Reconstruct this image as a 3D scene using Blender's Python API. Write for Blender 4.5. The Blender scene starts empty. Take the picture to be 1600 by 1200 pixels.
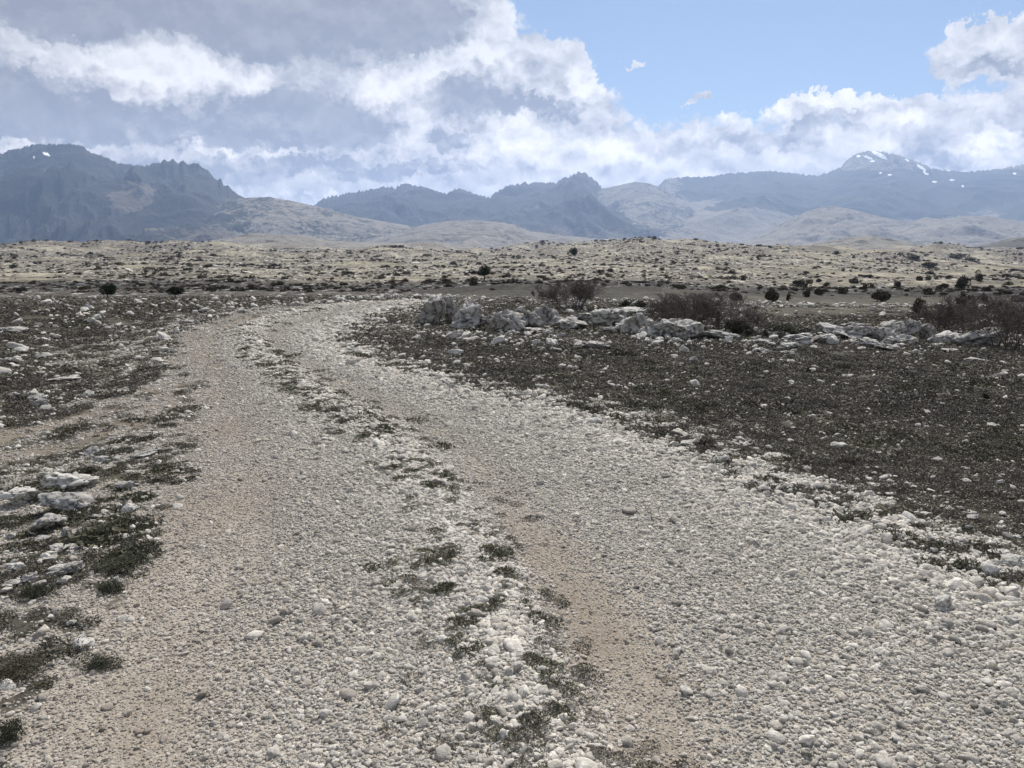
import bpy, bmesh, math, random
import numpy as np
C = bpy.context.scene.collection
sc = bpy.context.scene
rad = math.radians
# ------------------------------------------------------------------ camera
CAMH = 1.65
F = 1200.0                      # focal length in pixels of the 1600 px wide photograph
P = math.atan(200.0 / F)        # pitch down
CP, SP = math.cos(P), math.sin(P)
cam = bpy.data.cameras.new('camera'); cam.sensor_width = 36; cam.lens = 36 * F / 1600
cam.clip_start = 0.05; cam.clip_end = 60000
co = bpy.data.objects.new('camera', cam); C.objects.link(co)
co.location = (0, 0, CAMH); co.rotation_euler = (math.pi / 2 - P, 0, 0)
sc.camera = co
# ------------------------------------------------------------------ render / exposure
sc.view_settings.view_transform = 'Standard'; sc.view_settings.look = 'None'
sc.view_settings.gamma = 1; sc.view_settings.use_curve_mapping = False
sc.view_settings.exposure = 0.78
cy = sc.cycles
cy.max_bounces = 4; cy.diffuse_bounces = 2; cy.glossy_bounces = 1; cy.transmission_bounces = 2
cy.volume_bounces = 0; cy.transparent_max_bounces = 8
cy.caustics_reflective = False; cy.caustics_refractive = False
cy.use_denoising = True
SUN_AZ, SUN_EL = rad(14), rad(50)
SUN_STRENGTH = 4.4
HAZE = 0.86e-4
# ------------------------------------------------------------------ node helper
class NT:
    def __init__(s, tree):
        s.t = tree; s.n = tree.nodes; s.l = tree.links
    def node(s, typ, **kw):
        n = s.n.new(typ)
        for k, v in kw.items(): setattr(n, k, v)
        return n
    def put(s, sock, v):
        if isinstance(v, bpy.types.NodeSocket): s.l.new(v, sock)
        elif v is not None: sock.default_value = v
    def math(s, op, a, b=None, c=None, clamp=False):
        n = s.node('ShaderNodeMath', operation=op, use_clamp=clamp)
        s.put(n.inputs[0], a); s.put(n.inputs[1], b)
        if c is not None: s.put(n.inputs[2], c)
        return n.outputs[0]
    def vmath(s, op, a, b=None, scale=None):
        n = s.node('ShaderNodeVectorMath', operation=op)
        s.put(n.inputs[0], a); s.put(n.inputs[1], b)
        if scale is not None: s.put(n.inputs['Scale'], scale)
        return n.outputs['Value'] if op in ('LENGTH', 'DOT_PRODUCT', 'DISTANCE') else n.outputs[0]
    def ramp(s, v, a, b, lo=0.0, hi=1.0, smooth=True):
        n = s.node('ShaderNodeMapRange', interpolation_type='SMOOTHSTEP' if smooth else 'LINEAR')
        s.put(n.inputs['Value'], v)
        s.put(n.inputs['From Min'], a); s.put(n.inputs['From Max'], b)
        s.put(n.inputs['To Min'], lo); s.put(n.inputs['To Max'], hi)
        return n.outputs[0]
    def mix(s, f, a, b):
        n = s.node('ShaderNodeMix', data_type='RGBA')
        s.put(n.inputs[0], f)
        for i, v in ((6, a), (7, b)):
            if isinstance(v, (tuple, list)) and len(v) == 3: v = (*v, 1)
            s.put(n.inputs[i], v)
        return n.outputs[2]
    def noise(s, vec, scale, detail=4, rough=0.55, dist=0.0, lac=2.0, color=False):
        n = s.node('ShaderNodeTexNoise')
        s.put(n.inputs['Vector'], vec); s.put(n.inputs['Scale'], scale); s.put(n.inputs['Detail'], detail)
        s.put(n.inputs['Roughness'], rough); s.put(n.inputs['Distortion'], dist); s.put(n.inputs['Lacunarity'], lac)
        return n.outputs['Color' if color else 'Fac']
    def voro(s, vec, scale, feature='F1', out='Distance', rnd=1.0):
        n = s.node('ShaderNodeTexVoronoi', feature=feature)
        s.put(n.inputs['Vector'], vec); s.put(n.inputs['Scale'], scale); s.put(n.inputs['Randomness'], rnd)
        return n.outputs[out]
    def attr(s, name, typ='GEOMETRY', out='Fac'):
        n = s.node('ShaderNodeAttribute', attribute_name=name, attribute_type=typ)
        return n.outputs[out]
    def sep(s, v):
        n = s.node('ShaderNodeSeparateXYZ'); s.put(n.inputs[0], v); return n.outputs
    def comb(s, x, y, z):
        n = s.node('ShaderNodeCombineXYZ'); s.put(n.inputs[0], x); s.put(n.inputs[1], y); s.put(n.inputs[2], z); return n.outputs[0]
def material(name):
    m = bpy.data.materials.new(name); m.use_nodes = True
    nt = NT(m.node_tree); b = m.node_tree.nodes['Principled BSDF']
    b.inputs['Roughness'].default_value = 0.9
    b.inputs['Specular IOR Level'].default_value = 0.15
    return m, nt, b
def bump(nt, b, h, strength, dist):
    n = nt.node('ShaderNodeBump'); nt.put(n.inputs['Height'], h)
    n.inputs['Strength'].default_value = strength; n.inputs['Distance'].default_value = dist
    nt.l.new(n.outputs[0], b.inputs['Normal'])
# ------------------------------------------------------------------ directions and places
def slope_of(py):               # rise over forward distance of the sight line at photo row py
    yc = (600 - np.asarray(py, float)) / F
    return (-SP + yc * CP) / (CP + yc * SP)
def q_of(px, py=400.0):
    yc = (600 - np.asarray(py, float)) / F
    return (np.asarray(px, float) - 800) / F / (CP + yc * SP)
def azel(px, py):
    q, s = float(q_of(px, py)), float(slope_of(py))
    return math.degrees(math.atan(q)), math.degrees(math.atan(s / math.hypot(1, q)))
def row_of(y, z):
    s = (z - CAMH) / y
    return 600 - F * (s * CP + SP) / (CP - s * SP)
# ------------------------------------------------------------------ world: sky with clouds
w = bpy.data.worlds.new('World'); sc.world = w; w.use_nodes = True
wt = NT(w.node_tree); wt.n.clear()
D2 = 180 / math.pi
tc = wt.node('ShaderNodeTexCoord'); dirv = wt.vmath('NORMALIZE', tc.outputs['Generated'])
sx = wt.sep(dirv)
az = wt.math('MULTIPLY', wt.math('ARCTAN2', sx[0], sx[1]), D2)
el = wt.math('MULTIPLY', wt.math('ARCSINE', sx[2]), D2)
pv = wt.comb(az, el, 0.0)
big = wt.noise(pv, 0.17, 1, 0.5, color=True); sml = wt.noise(pv, 0.9, 4, 0.65, color=True)
pw = wt.vmath('ADD', pv, wt.vmath('ADD', wt.vmath('SCALE', wt.vmath('SUBTRACT', big, (.5, .5, .5)), scale=3.0),
              wt.vmath('SCALE', wt.vmath('SUBTRACT', sml, (.5, .5, .5)), scale=3.0)))
def blob(px, py, rx, ry, a, hard=0.35):
    az_, el_ = azel(px, py); k = math.degrees(1 / F)
    d = wt.vmath('LENGTH', wt.vmath('MULTIPLY', wt.vmath('SUBTRACT', pw, (az_, el_, 0)), (1 / (rx * k), 1 / (ry * k), 0)))
    return wt.ramp(d, 1.35, hard, 0, a)
def total(lst):
    s = None
    for b in lst:
        o = blob(*b); s = o if s is None else wt.math('ADD', s, o)
    return s
def billow(off):                # rounded heads with creases between them
    q_ = wt.vmath('ADD', pv, off) if off else pv
    q_ = wt.vmath('MULTIPLY', wt.vmath('ADD', q_, wt.vmath('SCALE', wt.vmath('SUBTRACT', sml, (.5, .5, .5)), scale=1.3)), (1, 1.35, 1))
    n_ = wt.noise(q_, 0.30, 6, 0.62)
    v_ = wt.voro(q_, 0.60, 'F1'); v2 = wt.voro(q_, 1.5, 'F1')
    return wt.math('ADD', wt.math('MULTIPLY', wt.math('SUBTRACT', n_, 0.5), 1.9), wt.math('ADD', wt.math('MULTIPLY', wt.math('SUBTRACT', 0.45, v_), 0.55), wt.math('MULTIPLY', wt.math('SUBTRACT', 0.45, v2), 0.28)))
B0 = billow(None); B1 = billow((0.25, 0.75, 0))
relief = wt.math('SUBTRACT', B1, B0)                       # more cloud on the sun's side of a spot: that spot is shaded
hole = total([(1140, 10, 270, 150, 1.6), (1420, 62, 330, 70, 1.5), (1250, -60, 420, 110, 1.3)])
extra = total([(1550, 62, 100, 42, 2.2), (1002, 88, 26, 8, 1.5), (1100, 149, 20, 9, 1.6), (880, 120, 60, 70, .9), (1320, 160, 100, 20, .8)])
cov = wt.math('ADD', wt.math('ADD', wt.math('SUBTRACT', 0.95, hole), extra), wt.math('MULTIPLY', B0, 0.7))
cov = wt.math('SUBTRACT', cov, wt.ramp(el, 24, 48, 0, .62))
cover_ = wt.ramp(cov, 0.24, 0.60)
# thick parts whose undersides are grey
dark = total([(500, 5, 230, 78, 1.5), (650, 30, 90, 45, .8), (250, -10, 230, 60, 1.2), (40, 150, 120, 55, 1.2), (150, 195, 170, 26, 1.0), (430, 190, 150, 50, 1.1), (560, 215, 80, 34, .8), (480, 150, 70, 26, .5),
              (730, 155, 75, 34, 1.1), (700, 222, 52, 20, 1.0), (850, 165, 70, 14, .9), (40, 25, 110, 26, .8), (330, 262, 330, 16, .7), (640, 268, 150, 12, .6),
              (1200, 228, 90, 16, .8), (1290, 200, 60, 12, .8), (1490, 250, 130, 14, .7), (1560, 92, 70, 12, .6), (860, 70, 30, 30, .4), (1050, 232, 60, 14, .4)])
lite = total([(200, 125, 85, 28, .85), (280, 90, 55, 28, .75), (395, 118, 62, 28, .8), (90, 70, 90, 22, .8), (600, 135, 60, 32, 1.0), (780, 40, 45, 60, 1.0), (700, 98, 80, 22, .9),
              (920, 120, 38, 34, 1.0), (800, 205, 60, 28, .7), (330, 228, 60, 7, 1.0), (445, 244, 36, 6, .9), (640, 215, 26, 30, .7), (300, 215, 30, 8, .5),
              (470, 306, 110, 8, 1.0), (900, 245, 180, 26, .6), (1310, 158, 80, 14, 1.0), (1395, 185, 40, 18, .7), (1550, 228, 40, 20, .9), (1530, 50, 80, 22, .7), (30, 222, 110, 10, .8), (1180, 180, 60, 16, .7), (860, 55, 30, 50, .7)])
dk = wt.ramp(wt.math('ADD', wt.math('SUBTRACT', dark, lite), wt.math('MULTIPLY', B0, 1.0)), -0.15, 0.85)
br = wt.ramp(wt.math('ADD', wt.math('SUBTRACT', lite, wt.math('MULTIPLY', dark, .7)), wt.math('MULTIPLY', B0, -0.5)), 0.15, 1.15)
tone = wt.math('ADD', 0.575, wt.math('SUBTRACT', wt.math('MULTIPLY', br, 0.42), wt.math('MULTIPLY', dk, 0.42)))
soft = wt.ramp(wt.math('SUBTRACT', dark, lite), 0.7, 1.3, 1.0, 0.25)      # the smooth underside of the big cloud
tone = wt.math('SUBTRACT', tone, wt.math('MULTIPLY', wt.math('MULTIPLY', relief, 0.75), soft))
tone = wt.math('SUBTRACT', tone, wt.math('MULTIPLY', wt.math('ADD', B0, .05), wt.math('MULTIPLY', soft, 0.12)))
low = wt.ramp(el, 16.0, 2.0)           # low clouds are seen through much more air, so their own contrast is larger
GZ = wt.mix(wt.ramp(el, 22, 40), (0.245, 0.245, 0.265), (0.17, 0.20, 0.26))
ccol = wt.mix(wt.ramp(tone, 0.1, 1.02, 0, 1, False), wt.mix(low, GZ, (0.29, 0.285, 0.31)), wt.mix(low, (0.86, 0.85, 0.835), (1.68, 1.56, 1.40)))
sky = wt.node('ShaderNodeTexSky', sky_type='NISHITA'); sky.sun_disc = False
sky.sun_elevation = SUN_EL; sky.sun_rotation = SUN_AZ; sky.altitude = 1000; sky.air_density = 1.0; sky.dust_density = 0.5; sky.ozone_density = 1.5
b1 = wt.node('ShaderNodeBackground'); wt.l.new(sky.outputs[0], b1.inputs[0]); b1.inputs[1].default_value = 0.055
b2 = wt.node('ShaderNodeBackground'); wt.l.new(ccol, b2.inputs[0]); b2.inputs[1].default_value = 0.655
ms = wt.node('ShaderNodeMixShader')
wt.l.new(cover_, ms.inputs[0]); wt.l.new(b1.outputs[0], ms.inputs[1]); wt.l.new(b2.outputs[0], ms.inputs[2])
wo = wt.node('ShaderNodeOutputWorld'); wt.l.new(ms.outputs[0], wo.inputs[0])
w.cycles.sampling_method = 'MANUAL'; w.cycles.sample_map_resolution = 512
# ------------------------------------------------------------------ sun
sl = bpy.data.lights.new('sun', 'SUN'); sl.energy = SUN_STRENGTH; sl.angle = rad(0.6); sl.color = (1.0, 0.93, 0.83)
so = bpy.data.objects.new('sun', sl); C.objects.link(so)
SUNV = np.array([math.cos(SUN_EL) * math.sin(SUN_AZ), math.cos(SUN_EL) * math.cos(SUN_AZ), math.sin(SUN_EL)])
so.rotation_euler = (math.pi / 2 - SUN_EL, 0, math.pi - SUN_AZ); so.location = (30, 60, 90)
# ------------------------------------------------------------------ numpy noise
_rs = np.random.RandomState(7)
_perm = _rs.permutation(512); _perm = np.concatenate([_perm, _perm, _perm])
_g3 = _rs.normal(size=(512, 3)); _g3 /= np.linalg.norm(_g3, axis=1)[:, None]
_a2 = _rs.rand(512) * 2 * math.pi; _g2 = np.stack([np.cos(_a2), np.sin(_a2)], 1)
def perlin2(x, y, seed=0):
    x = np.asarray(x, float) + seed * 17.31; y = np.asarray(y, float) + seed * 9.77
    xi = np.floor(x).astype(int); yi = np.floor(y).astype(int); xf = x - xi; yf = y - yi
    u = xf * xf * xf * (xf * (xf * 6 - 15) + 10); v = yf * yf * yf * (yf * (yf * 6 - 15) + 10)
    def g(i, j):
        h = _perm[(_perm[(xi + i) & 511] + yi + j) & 511]
        return _g2[h, 0] * (xf - i) + _g2[h, 1] * (yf - j)
    return ((g(0, 0) * (1 - u) + g(1, 0) * u) * (1 - v) + (g(0, 1) * (1 - u) + g(1, 1) * u) * v) * 1.5
def fbm2(x, y, octv=4, seed=0, rough=0.5, ridged=False):
    s = 0; a = 1; f = 1; tot = 0
    for i in range(octv):
        n = perlin2(np.asarray(x) * f, np.asarray(y) * f, seed + i * 3)
        s = s + a * ((1 - 2 * np.abs(n)) if ridged else n); tot += a; a *= rough; f *= 2.03
    return s / tot
def perlin3(p, seed=0):
    p = p + np.array([seed * 7.3, seed * 3.1, seed * 5.7]); pi = np.floor(p).astype(int); pf = p - pi
    w_ = pf * pf * pf * (pf * (pf * 6 - 15) + 10); r = 0
    for i in (0, 1):
        for j in (0, 1):
            for k in (0, 1):
                h = _perm[(_perm[(_perm[(pi[:, 0] + i) & 511] + pi[:, 1] + j) & 511] + pi[:, 2] + k) & 511]
                d = pf - np.array([i, j, k]); wt_ = (w_[:, 0] if i else 1 - w_[:, 0]) * (w_[:, 1] if j else 1 - w_[:, 1]) * (w_[:, 2] if k else 1 - w_[:, 2])
                r = r + wt_ * (_g3[h] * d).sum(1)
    return r * 1.4
def fbm3(p, octv=4, seed=0, rough=0.5, ridged=False):
    s = 0; a = 1; f = 1; tot = 0
    for i in range(octv):
        n = perlin3(p * f, seed + i); s = s + a * ((1 - 2 * np.abs(n)) if ridged else n); tot += a; a *= rough; f *= 2.03
    return s / tot
def sstep(a, b, v):
    t = np.clip((v - a) / (b - a), 0, 1); return t * t * (3 - 2 * t)
# ------------------------------------------------------------------ the lie of the land
_KY = np.array([27, 40, 60, 90, 140, 220, 350, 550, 800, 1200, 2500, 16000.])
_KX = np.array([0, 200, 400, 600, 800, 1000, 1200, 1400, 1600.])
_KP = np.array([
    [476, 468, 463, 452, 438, 425, 410, 396, 388, 392, 398, 400.5],
    [475, 467, 462, 451, 437, 424, 409, 395, 386, 391, 398, 400.5],
    [474, 466, 461, 451, 437, 425, 412, 399, 388, 391, 398, 400.5],
    [473, 465, 462, 453, 442, 430, 416, 401, 389, 391, 398, 400.5],
    [474, 467, 464, 446, 436, 424, 411, 399, 390, 392, 398, 400.5],
    [476, 470, 464, 447, 437, 423, 408, 394, 384, 390, 398, 400.5],
    [479, 475, 470, 458, 445, 430, 408, 391, 382, 390, 398, 400.5],
    [481, 478, 472, 459, 446, 433, 420, 405, 396, 396, 398, 400.5],
    [482, 480, 474, 460, 447, 436, 425, 412, 403, 399, 399, 400.5]])
def _curve(pts):                # photo trace on the flat near ground -> x as a function of y in metres
    a = np.array(pts, float); s = slope_of(a[:, 1]); y = -CAMH / s; x = q_of(a[:, 0], a[:, 1]) * y
    o = np.argsort(y); y = y[o]; x = x[o]
    m = (x[1] - x[0]) / (y[1] - y[0]) * 0.5
    y = np.concatenate([[-30], y]); x = np.concatenate([[x[0] + m * (-30 - y[1]) * .3], x])
    return lambda v: np.interp(v, y, x)
EL = _curve([(590, 470), (520, 478), (455, 486), (395, 495), (335, 505), (300, 515), (286, 530), (283, 545), (285, 560), (293, 580), (303, 600), (313, 620), (322, 650), (332, 700), (328, 735), (308, 800), (285, 850), (240, 900), (215, 950), (180, 1000), (110, 1100), (50, 1200), (-60, 1400)])
ER = _curve([(665, 470), (655, 478), (610, 486), (572, 495), (540, 505), (518, 515), (510, 530), (522, 545), (550, 560), (605, 580), (680, 600), (760, 620), (880, 650), (1015, 700), (1090, 735), (1245, 800), (1350, 850), (1450, 900), (1560, 950), (1680, 1000), (1900, 1100), (2150, 1200), (2650, 1400)])
CS = _curve([(600, 474), (520, 484), (440, 496), (392, 507), (383, 520), (396, 540), (418, 560), (432, 575), (470, 600), (502, 620), (550, 650), (615, 700), (652, 740), (692, 800), (716, 850), (736, 900), (782, 1000), (835, 1100), (900, 1200), (1010, 1400)])
RL = _curve([(560, 472), (480, 484), (400, 498), (335, 515), (320, 540), (325, 570), (342, 600), (355, 650), (365, 700), (372, 750), (376, 800), (368, 850), (340, 900), (312, 950), (290, 1000), (262, 1050), (232, 1100), (185, 1200), (90, 1400)])
RR = _curve([(630, 474), (560, 486), (490, 500), (440, 512), (425, 530), (455, 560), (538, 600), (576, 620), (640, 650), (712, 700), (762, 750), (802, 800), (846, 850), (880, 900), (916, 950), (950, 1000), (976, 1050), (996, 1100), (1032, 1200), (1100, 1400)])
T1 = _curve([(400, 560), (330, 583), (230, 615), (150, 637), (60, 652), (0, 664), (-120, 690), (-300, 740)])
T2 = _curve([(420, 570), (330, 600), (250, 640), (120, 678), (0, 695), (-120, 730), (-300, 790)])
def near_z(x, y):
    r = np.hypot(x, y)
    f = 1 - sstep(18, 34, r)
    z = 0.035 * fbm2(x / 1.9, y / 1.9, 3, 5) + 0.008 * fbm2(x / .3, y / .3, 2, 9)
    ins = sstep(0, .5, x - EL(y)) * sstep(0, .5, ER(y) - x) * sstep(-6, 0, y + 3)
    z = z + ins * (0.03 * np.exp(-((x - CS(y)) / .32) ** 2) - 0.035 * np.exp(-((x - RL(y)) / .24) ** 2) - 0.035 * np.exp(-((x - RR(y)) / .24) ** 2))
    z = z - 0.10 * sstep(0.2, 1.6, EL(y) - x) + 0.16 * sstep(1.5, 4, EL(y) - x) * (.5 + fbm2(x / 2.5, y / 2.5, 2, 31))
    return z * f
def ground_z(x, y):
    x = np.asarray(x, float); y = np.asarray(y, float)
    r = np.hypot(x, y) + 1e-6; th = np.arctan2(x, y)
    tc_ = np.clip(th, rad(-42), rad(42)); ye = r * np.cos(tc_)
    px = np.clip(800 + np.tan(tc_) * F / CP, 0, 1599.9)
    yk = np.clip(ye, 27, 15999)
    ly = np.log(yk); lk = np.log(_KY)
    i = np.clip(np.searchsorted(lk, ly, side='right') - 1, 0, len(lk) - 2); ty = (ly - lk[i]) / (lk[i + 1] - lk[i])
    j = np.clip((px / 200).astype(int), 0, 7); tx = px / 200 - j; tx = tx * tx * (3 - 2 * tx)
    # Catmull-Rom along the distance so that the slopes join
    def cr(jj):
        p0 = _KP[jj, np.clip(i - 1, 0, 11)]; p1 = _KP[jj, i]; p2 = _KP[jj, i + 1]; p3 = _KP[jj, np.clip(i + 2, 0, 11)]
        return p1 + 0.5 * ty * (p2 - p0 + ty * (2 * p0 - 5 * p1 + 4 * p2 - p3 + ty * (3 * (p1 - p2) + p3 - p0)))
    row = cr(j) * (1 - tx) + cr(j + 1) * tx
    z = CAMH + ye * slope_of(row)
    z = z + sstep(250, 600, ye) * (1 - sstep(1500, 3000, ye)) * ye * .019 * fbm2(tc_ * 5.5, ly * 2, 3, 44)
    amp = sstep(35, 90, ye) * (1 - sstep(3000, 6000, ye))
    z = z + amp * ye * ((0.0062 + .005 * sstep(200, 500, ye)) * fbm2(tc_ * 8, ly * 6.5, 4, 40) + 0.0020 * fbm2(tc_ * 40, ly * 22, 3, 50))
    front = 1 - sstep(rad(60), rad(120), np.abs(th))
    return near_z(x, y) + sstep(19, 30, r) * z * front
def drop(px, py):               # the spot on the land seen at a photo pixel
    s = float(slope_of(py)); q = float(q_of(px, py))
    ys = np.concatenate([np.linspace(1.2, 30, 1500), np.geomspace(30.05, 1500, 1500)])
    z = ground_z(q * ys, ys); hit = np.nonzero(CAMH + s * ys <= z)[0]
    k = hit[0] if len(hit) else len(ys) - 1
    return q * ys[k], ys[k], float(z[k])
# cover of the land at a point: gravel, bare soil, rut, centre strip
def cover(x, y):
    n1 = fbm2(x / .8, y / .8, 4, 11); n2 = fbm2(x / .22, y / .22, 3, 15); n3 = fbm2(x / 3.0, y / 3.0, 3, 19)
    far = np.clip(y / 9, .7, 2.2)
    dl = x - EL(y); dr = ER(y) - x
    inside = np.minimum(dl, dr) + (.30 * n1 + .18 * n2 + .25 * n3) * np.minimum(far, 1.4)
    g = sstep(-.45, .25, inside) * (1 - sstep(27, 38, y))
    spill_l = .75 * sstep(-2.6, -.3, dl + n3 * 1.2 + n1 * .6) * sstep(-.15, .25, n2 + .5 * n1 + .1)
    spill_r = .8 * sstep(-2.3, -.2, dr + n3 * 1.0 + n1 * .9) * sstep(-.15, .3, n2 + .3 * n1)
    g = np.maximum(g, np.where(dl < dr, spill_l, spill_r) * (1 - sstep(26, 34, y)))
    cs = np.exp(-((x - CS(y) + .12 * n1) / .28) ** 2) * sstep(-.08, .16, n2 * 1.1 + n1 * .6 + .0 + .22 * sstep(5, 9, y)) * sstep(-20, 0, y)
    rr = np.exp(-((x - RR(y) + .08 * n1) / .22) ** 2) * sstep(1.8, 2.5, y) * (.35 + .65 * (1 - sstep(3.6, 5.2, y)))
    rl = np.exp(-((x - RL(y) + .08 * n1) / .26) ** 2) * .62 * np.clip(.6 + n3 + 1.6 * n1, 0, 1.2)
    so_ = np.clip(rr + rl, 0, 1) * (1 - sstep(20, 28, y)) * np.clip(.75 + .9 * n1, 0, 1)
    so_ = np.maximum(so_, .6 * sstep(-1.0, .1, dl) * (1 - sstep(.1, .9, dl)) * np.clip(.3 + n1 * 1.3 + n3, 0, 1))
    t1 = np.exp(-((x - T1(y) + .1 * n1) / .38) ** 4) * (x < EL(y) - .1); t2 = np.exp(-((x - T2(y) + .1 * n1) / .30) ** 4) * (x < EL(y) - .3)
    tr = np.clip((t1 + t2) * (.8 + n1), 0, 1) * sstep(3, 4, y) * (1 - sstep(13, 17, y))
    return g, np.clip(so_, 0, 1), np.clip(cs, 0, 1), tr
# ------------------------------------------------------------------ mesh helpers
def link_mesh(name, verts, faces, mat, parent=None, smooth=True, attrs=None, colors=None):
    verts = np.ascontiguousarray(verts, dtype=np.float32); faces = np.ascontiguousarray(faces, dtype=np.int32)
    me = mesh_data(name, verts, faces, mat, smooth, attrs, colors)
    o = bpy.data.objects.new(name, me); C.objects.link(o)
    if parent is not None: o.parent = parent
    return o
def mesh_data(name, verts, faces, mat, smooth=True, attrs=None, colors=None):
    verts = np.ascontiguousarray(verts, dtype=np.float32); faces = np.ascontiguousarray(faces, dtype=np.int32)
    k = faces.shape[1]; me = bpy.data.meshes.new(name)
    me.vertices.add(len(verts)); me.vertices.foreach_set('co', verts.ravel())
    me.loops.add(faces.size); me.loops.foreach_set('vertex_index', faces.ravel())
    me.polygons.add(len(faces)); me.polygons.foreach_set('loop_start', np.arange(0, faces.size, k, dtype=np.int32))
    me.polygons.foreach_set('use_smooth', np.full(len(faces), smooth))
    me.update(calc_edges=True)
    for nm, v in (attrs or {}).items():
        a = me.attributes.new(nm, 'FLOAT', 'POINT'); a.data.foreach_set('value', np.asarray(v, np.float32).ravel())
    for nm, v in (colors or {}).items():
        a = me.attributes.new(nm, 'FLOAT_COLOR', 'POINT'); a.data.foreach_set('color', np.asarray(v, np.float32).ravel())
    if mat: me.materials.append(mat)
    return me
def grid_faces(nr, nc, wrap=False):
    i = np.arange(nr - 1)[:, None]; j = np.arange(nc if wrap else nc - 1)[None, :]; j2 = (j + 1) % nc
    return np.stack([i * nc + j, i * nc + j2, (i + 1) * nc + j2, (i + 1) * nc + j], -1).reshape(-1, 4)
def tag(o, label=None, cat=None, group=None, kind=None):
    if label: o['label'] = label
    if cat: o['category'] = cat
    if group: o['group'] = group
    if kind: o['kind'] = kind
    return o
# ------------------------------------------------------------------ materials of the land
def ground_material():
    m, t, b = material('ground')
    pos = t.node('ShaderNodeNewGeometry').outputs['Position']
    flat = t.vmath('MULTIPLY', pos, (1, 1, 0))
    c = t.node('ShaderNodeAttribute', attribute_name='cover').outputs
    s = t.node('ShaderNodeSeparateColor'); t.l.new(c['Color'], s.inputs[0])
    grav, soil, strip = s.outputs[0], s.outputs[1], s.outputs[2]
    straw = c['Alpha']; rocky = t.attr('rocky')
    f1 = t.noise(flat, 90, 3, .6); f2 = t.noise(flat, 14, 5, .6); f3 = t.noise(flat, 2.2, 5, .6); f4 = t.noise(flat, .35, 5, .6)
    fines = t.mix(t.ramp(f1, .3, .7), (.25, .225, .19), (.56, .52, .455))
    fines = t.mix(t.ramp(f2, .4, .65, 0, .5), fines, (.33, .29, .24))
    sol = t.mix(t.ramp(f1, .3, .7), (.16, .13, .10), (.34, .29, .232))
    heath = t.mix(t.ramp(f2, .35, .65), (.048, .044, .037), (.105, .094, .074))
    heath = t.mix(t.ramp(f3, .45, .65, 0, .6), heath, (.075, .085, .045))
    heath = t.mix(t.ramp(f1, .62, .72, 0, .5), heath, (.35, .33, .29))
    # far land: green-brown grass painted dark for cloud shade, straw grass pale for sun, pale rock specks
    sp = t.vmath('MULTIPLY', pos, (1, .35, 1))
    n5 = t.noise(sp, .11, 6, .62); n6 = t.noise(sp, .5, 5, .65); n7 = t.noise(sp, 2.4, 3, .6)
    shaded_turf = t.mix(t.ramp(n6, .35, .68), (.042, .041, .033), (.088, .080, .060))
    gold = t.mix(t.ramp(n6, .35, .65), (.14, .13, .10), (.33, .305, .24))
    gold = t.mix(t.ramp(n5, .45, .6, 0, .55), gold, (.14, .13, .09))
    farc = t.mix(straw, shaded_turf, gold)
    scrub = t.ramp(t.math('ADD', t.attr('scrub'), t.math('MULTIPLY', t.math('SUBTRACT', t.noise(sp, .35, 6, .7), .5), 1.8)), .12, .50, 0, .95)
    farc = t.mix(scrub, farc, t.mix(t.ramp(n7, .4, .6), (.05, .047, .043), (.12, .105, .085)))
    speck = t.math('MULTIPLY', t.ramp(t.noise(t.vmath('MULTIPLY', pos, (1, .5, 1)), .75, 7, .72), .555, .60), rocky)
    farc = t.mix(speck, farc, (.46, .45, .42))
    col = t.mix(t.attr('farland'), heath, farc)
    col = t.mix(t.attr('track'), col, sol)
    gm = t.ramp(t.math('ADD', grav, t.math('MULTIPLY', t.math('SUBTRACT', f2, .5), .5)), .35, .6)
    col = t.mix(gm, col, t.mix(t.math('MULTIPLY', soil, .85), fines, sol))
    col = t.mix(t.math('MULTIPLY', strip, .45), col, (.055, .055, .038))
    t.l.new(col, b.inputs['Base Color'])
    h = t.math('ADD', t.math('MULTIPLY', f1, .006), t.math('MULTIPLY', f2, .03))
    h = t.math('ADD', h, t.math('MULTIPLY', t.math('MULTIPLY', n6, t.attr('farland')), 1.2))
    bump(t, b, h, .8, 1.0)
    return m
M_ground = ground_material()
def stone_material(name, c0, c1, dark, scale, tinted=False, bstr=.6, bdist=.02):
    m, t, b = material(name)
    if tinted: crd = t.node('ShaderNodeTexCoord').outputs['Object']
    else: crd = t.node('ShaderNodeNewGeometry').outputs['Position']
    a = t.noise(crd, scale, 6, .65); d = t.noise(crd, scale * 4.5, 5, .7); e = t.noise(crd, scale * .5, 4, .6, .6)
    col = t.mix(t.ramp(a, .3, .7), c0, c1)
    col = t.mix(t.ramp(t.math('ADD', e, t.math('MULTIPLY', t.math('SUBTRACT', d, .5), .6)), .54, .70, 0, .8), col, dark)
    if tinted:
        r = t.attr('tint', 'INSTANCER', 'Fac')
        hs = t.node('ShaderNodeHueSaturation'); t.l.new(col, hs.inputs['Color']); t.l.new(t.ramp(r, 0, 1, .48, 1.46, False), hs.inputs['Value'])
        wr = t.attr('warm', 'INSTANCER', 'Fac')
        col = t.mix(wr, hs.outputs[0], t.mix(.5, hs.outputs[0], (.37, .29, .22)))
    else:
        rn = t.node('ShaderNodeObjectInfo').outputs['Random']
        hs = t.node('ShaderNodeHueSaturation'); t.l.new(col, hs.inputs['Color']); t.l.new(t.ramp(rn, 0, 1, .82, 1.12, False), hs.inputs['Value']); col = hs.outputs[0]
        cvn = t.attr('cav'); col = t.mix(t.math('MULTIPLY', t.ramp(cvn, .25, 1.1), .75), col, (.055, .052, .048))
    t.l.new(col, b.inputs['Base Color'])
    bump(t, b, t.math('ADD', a, t.math('MULTIPLY', d, .5)), bstr, bdist)
    return m
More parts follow.
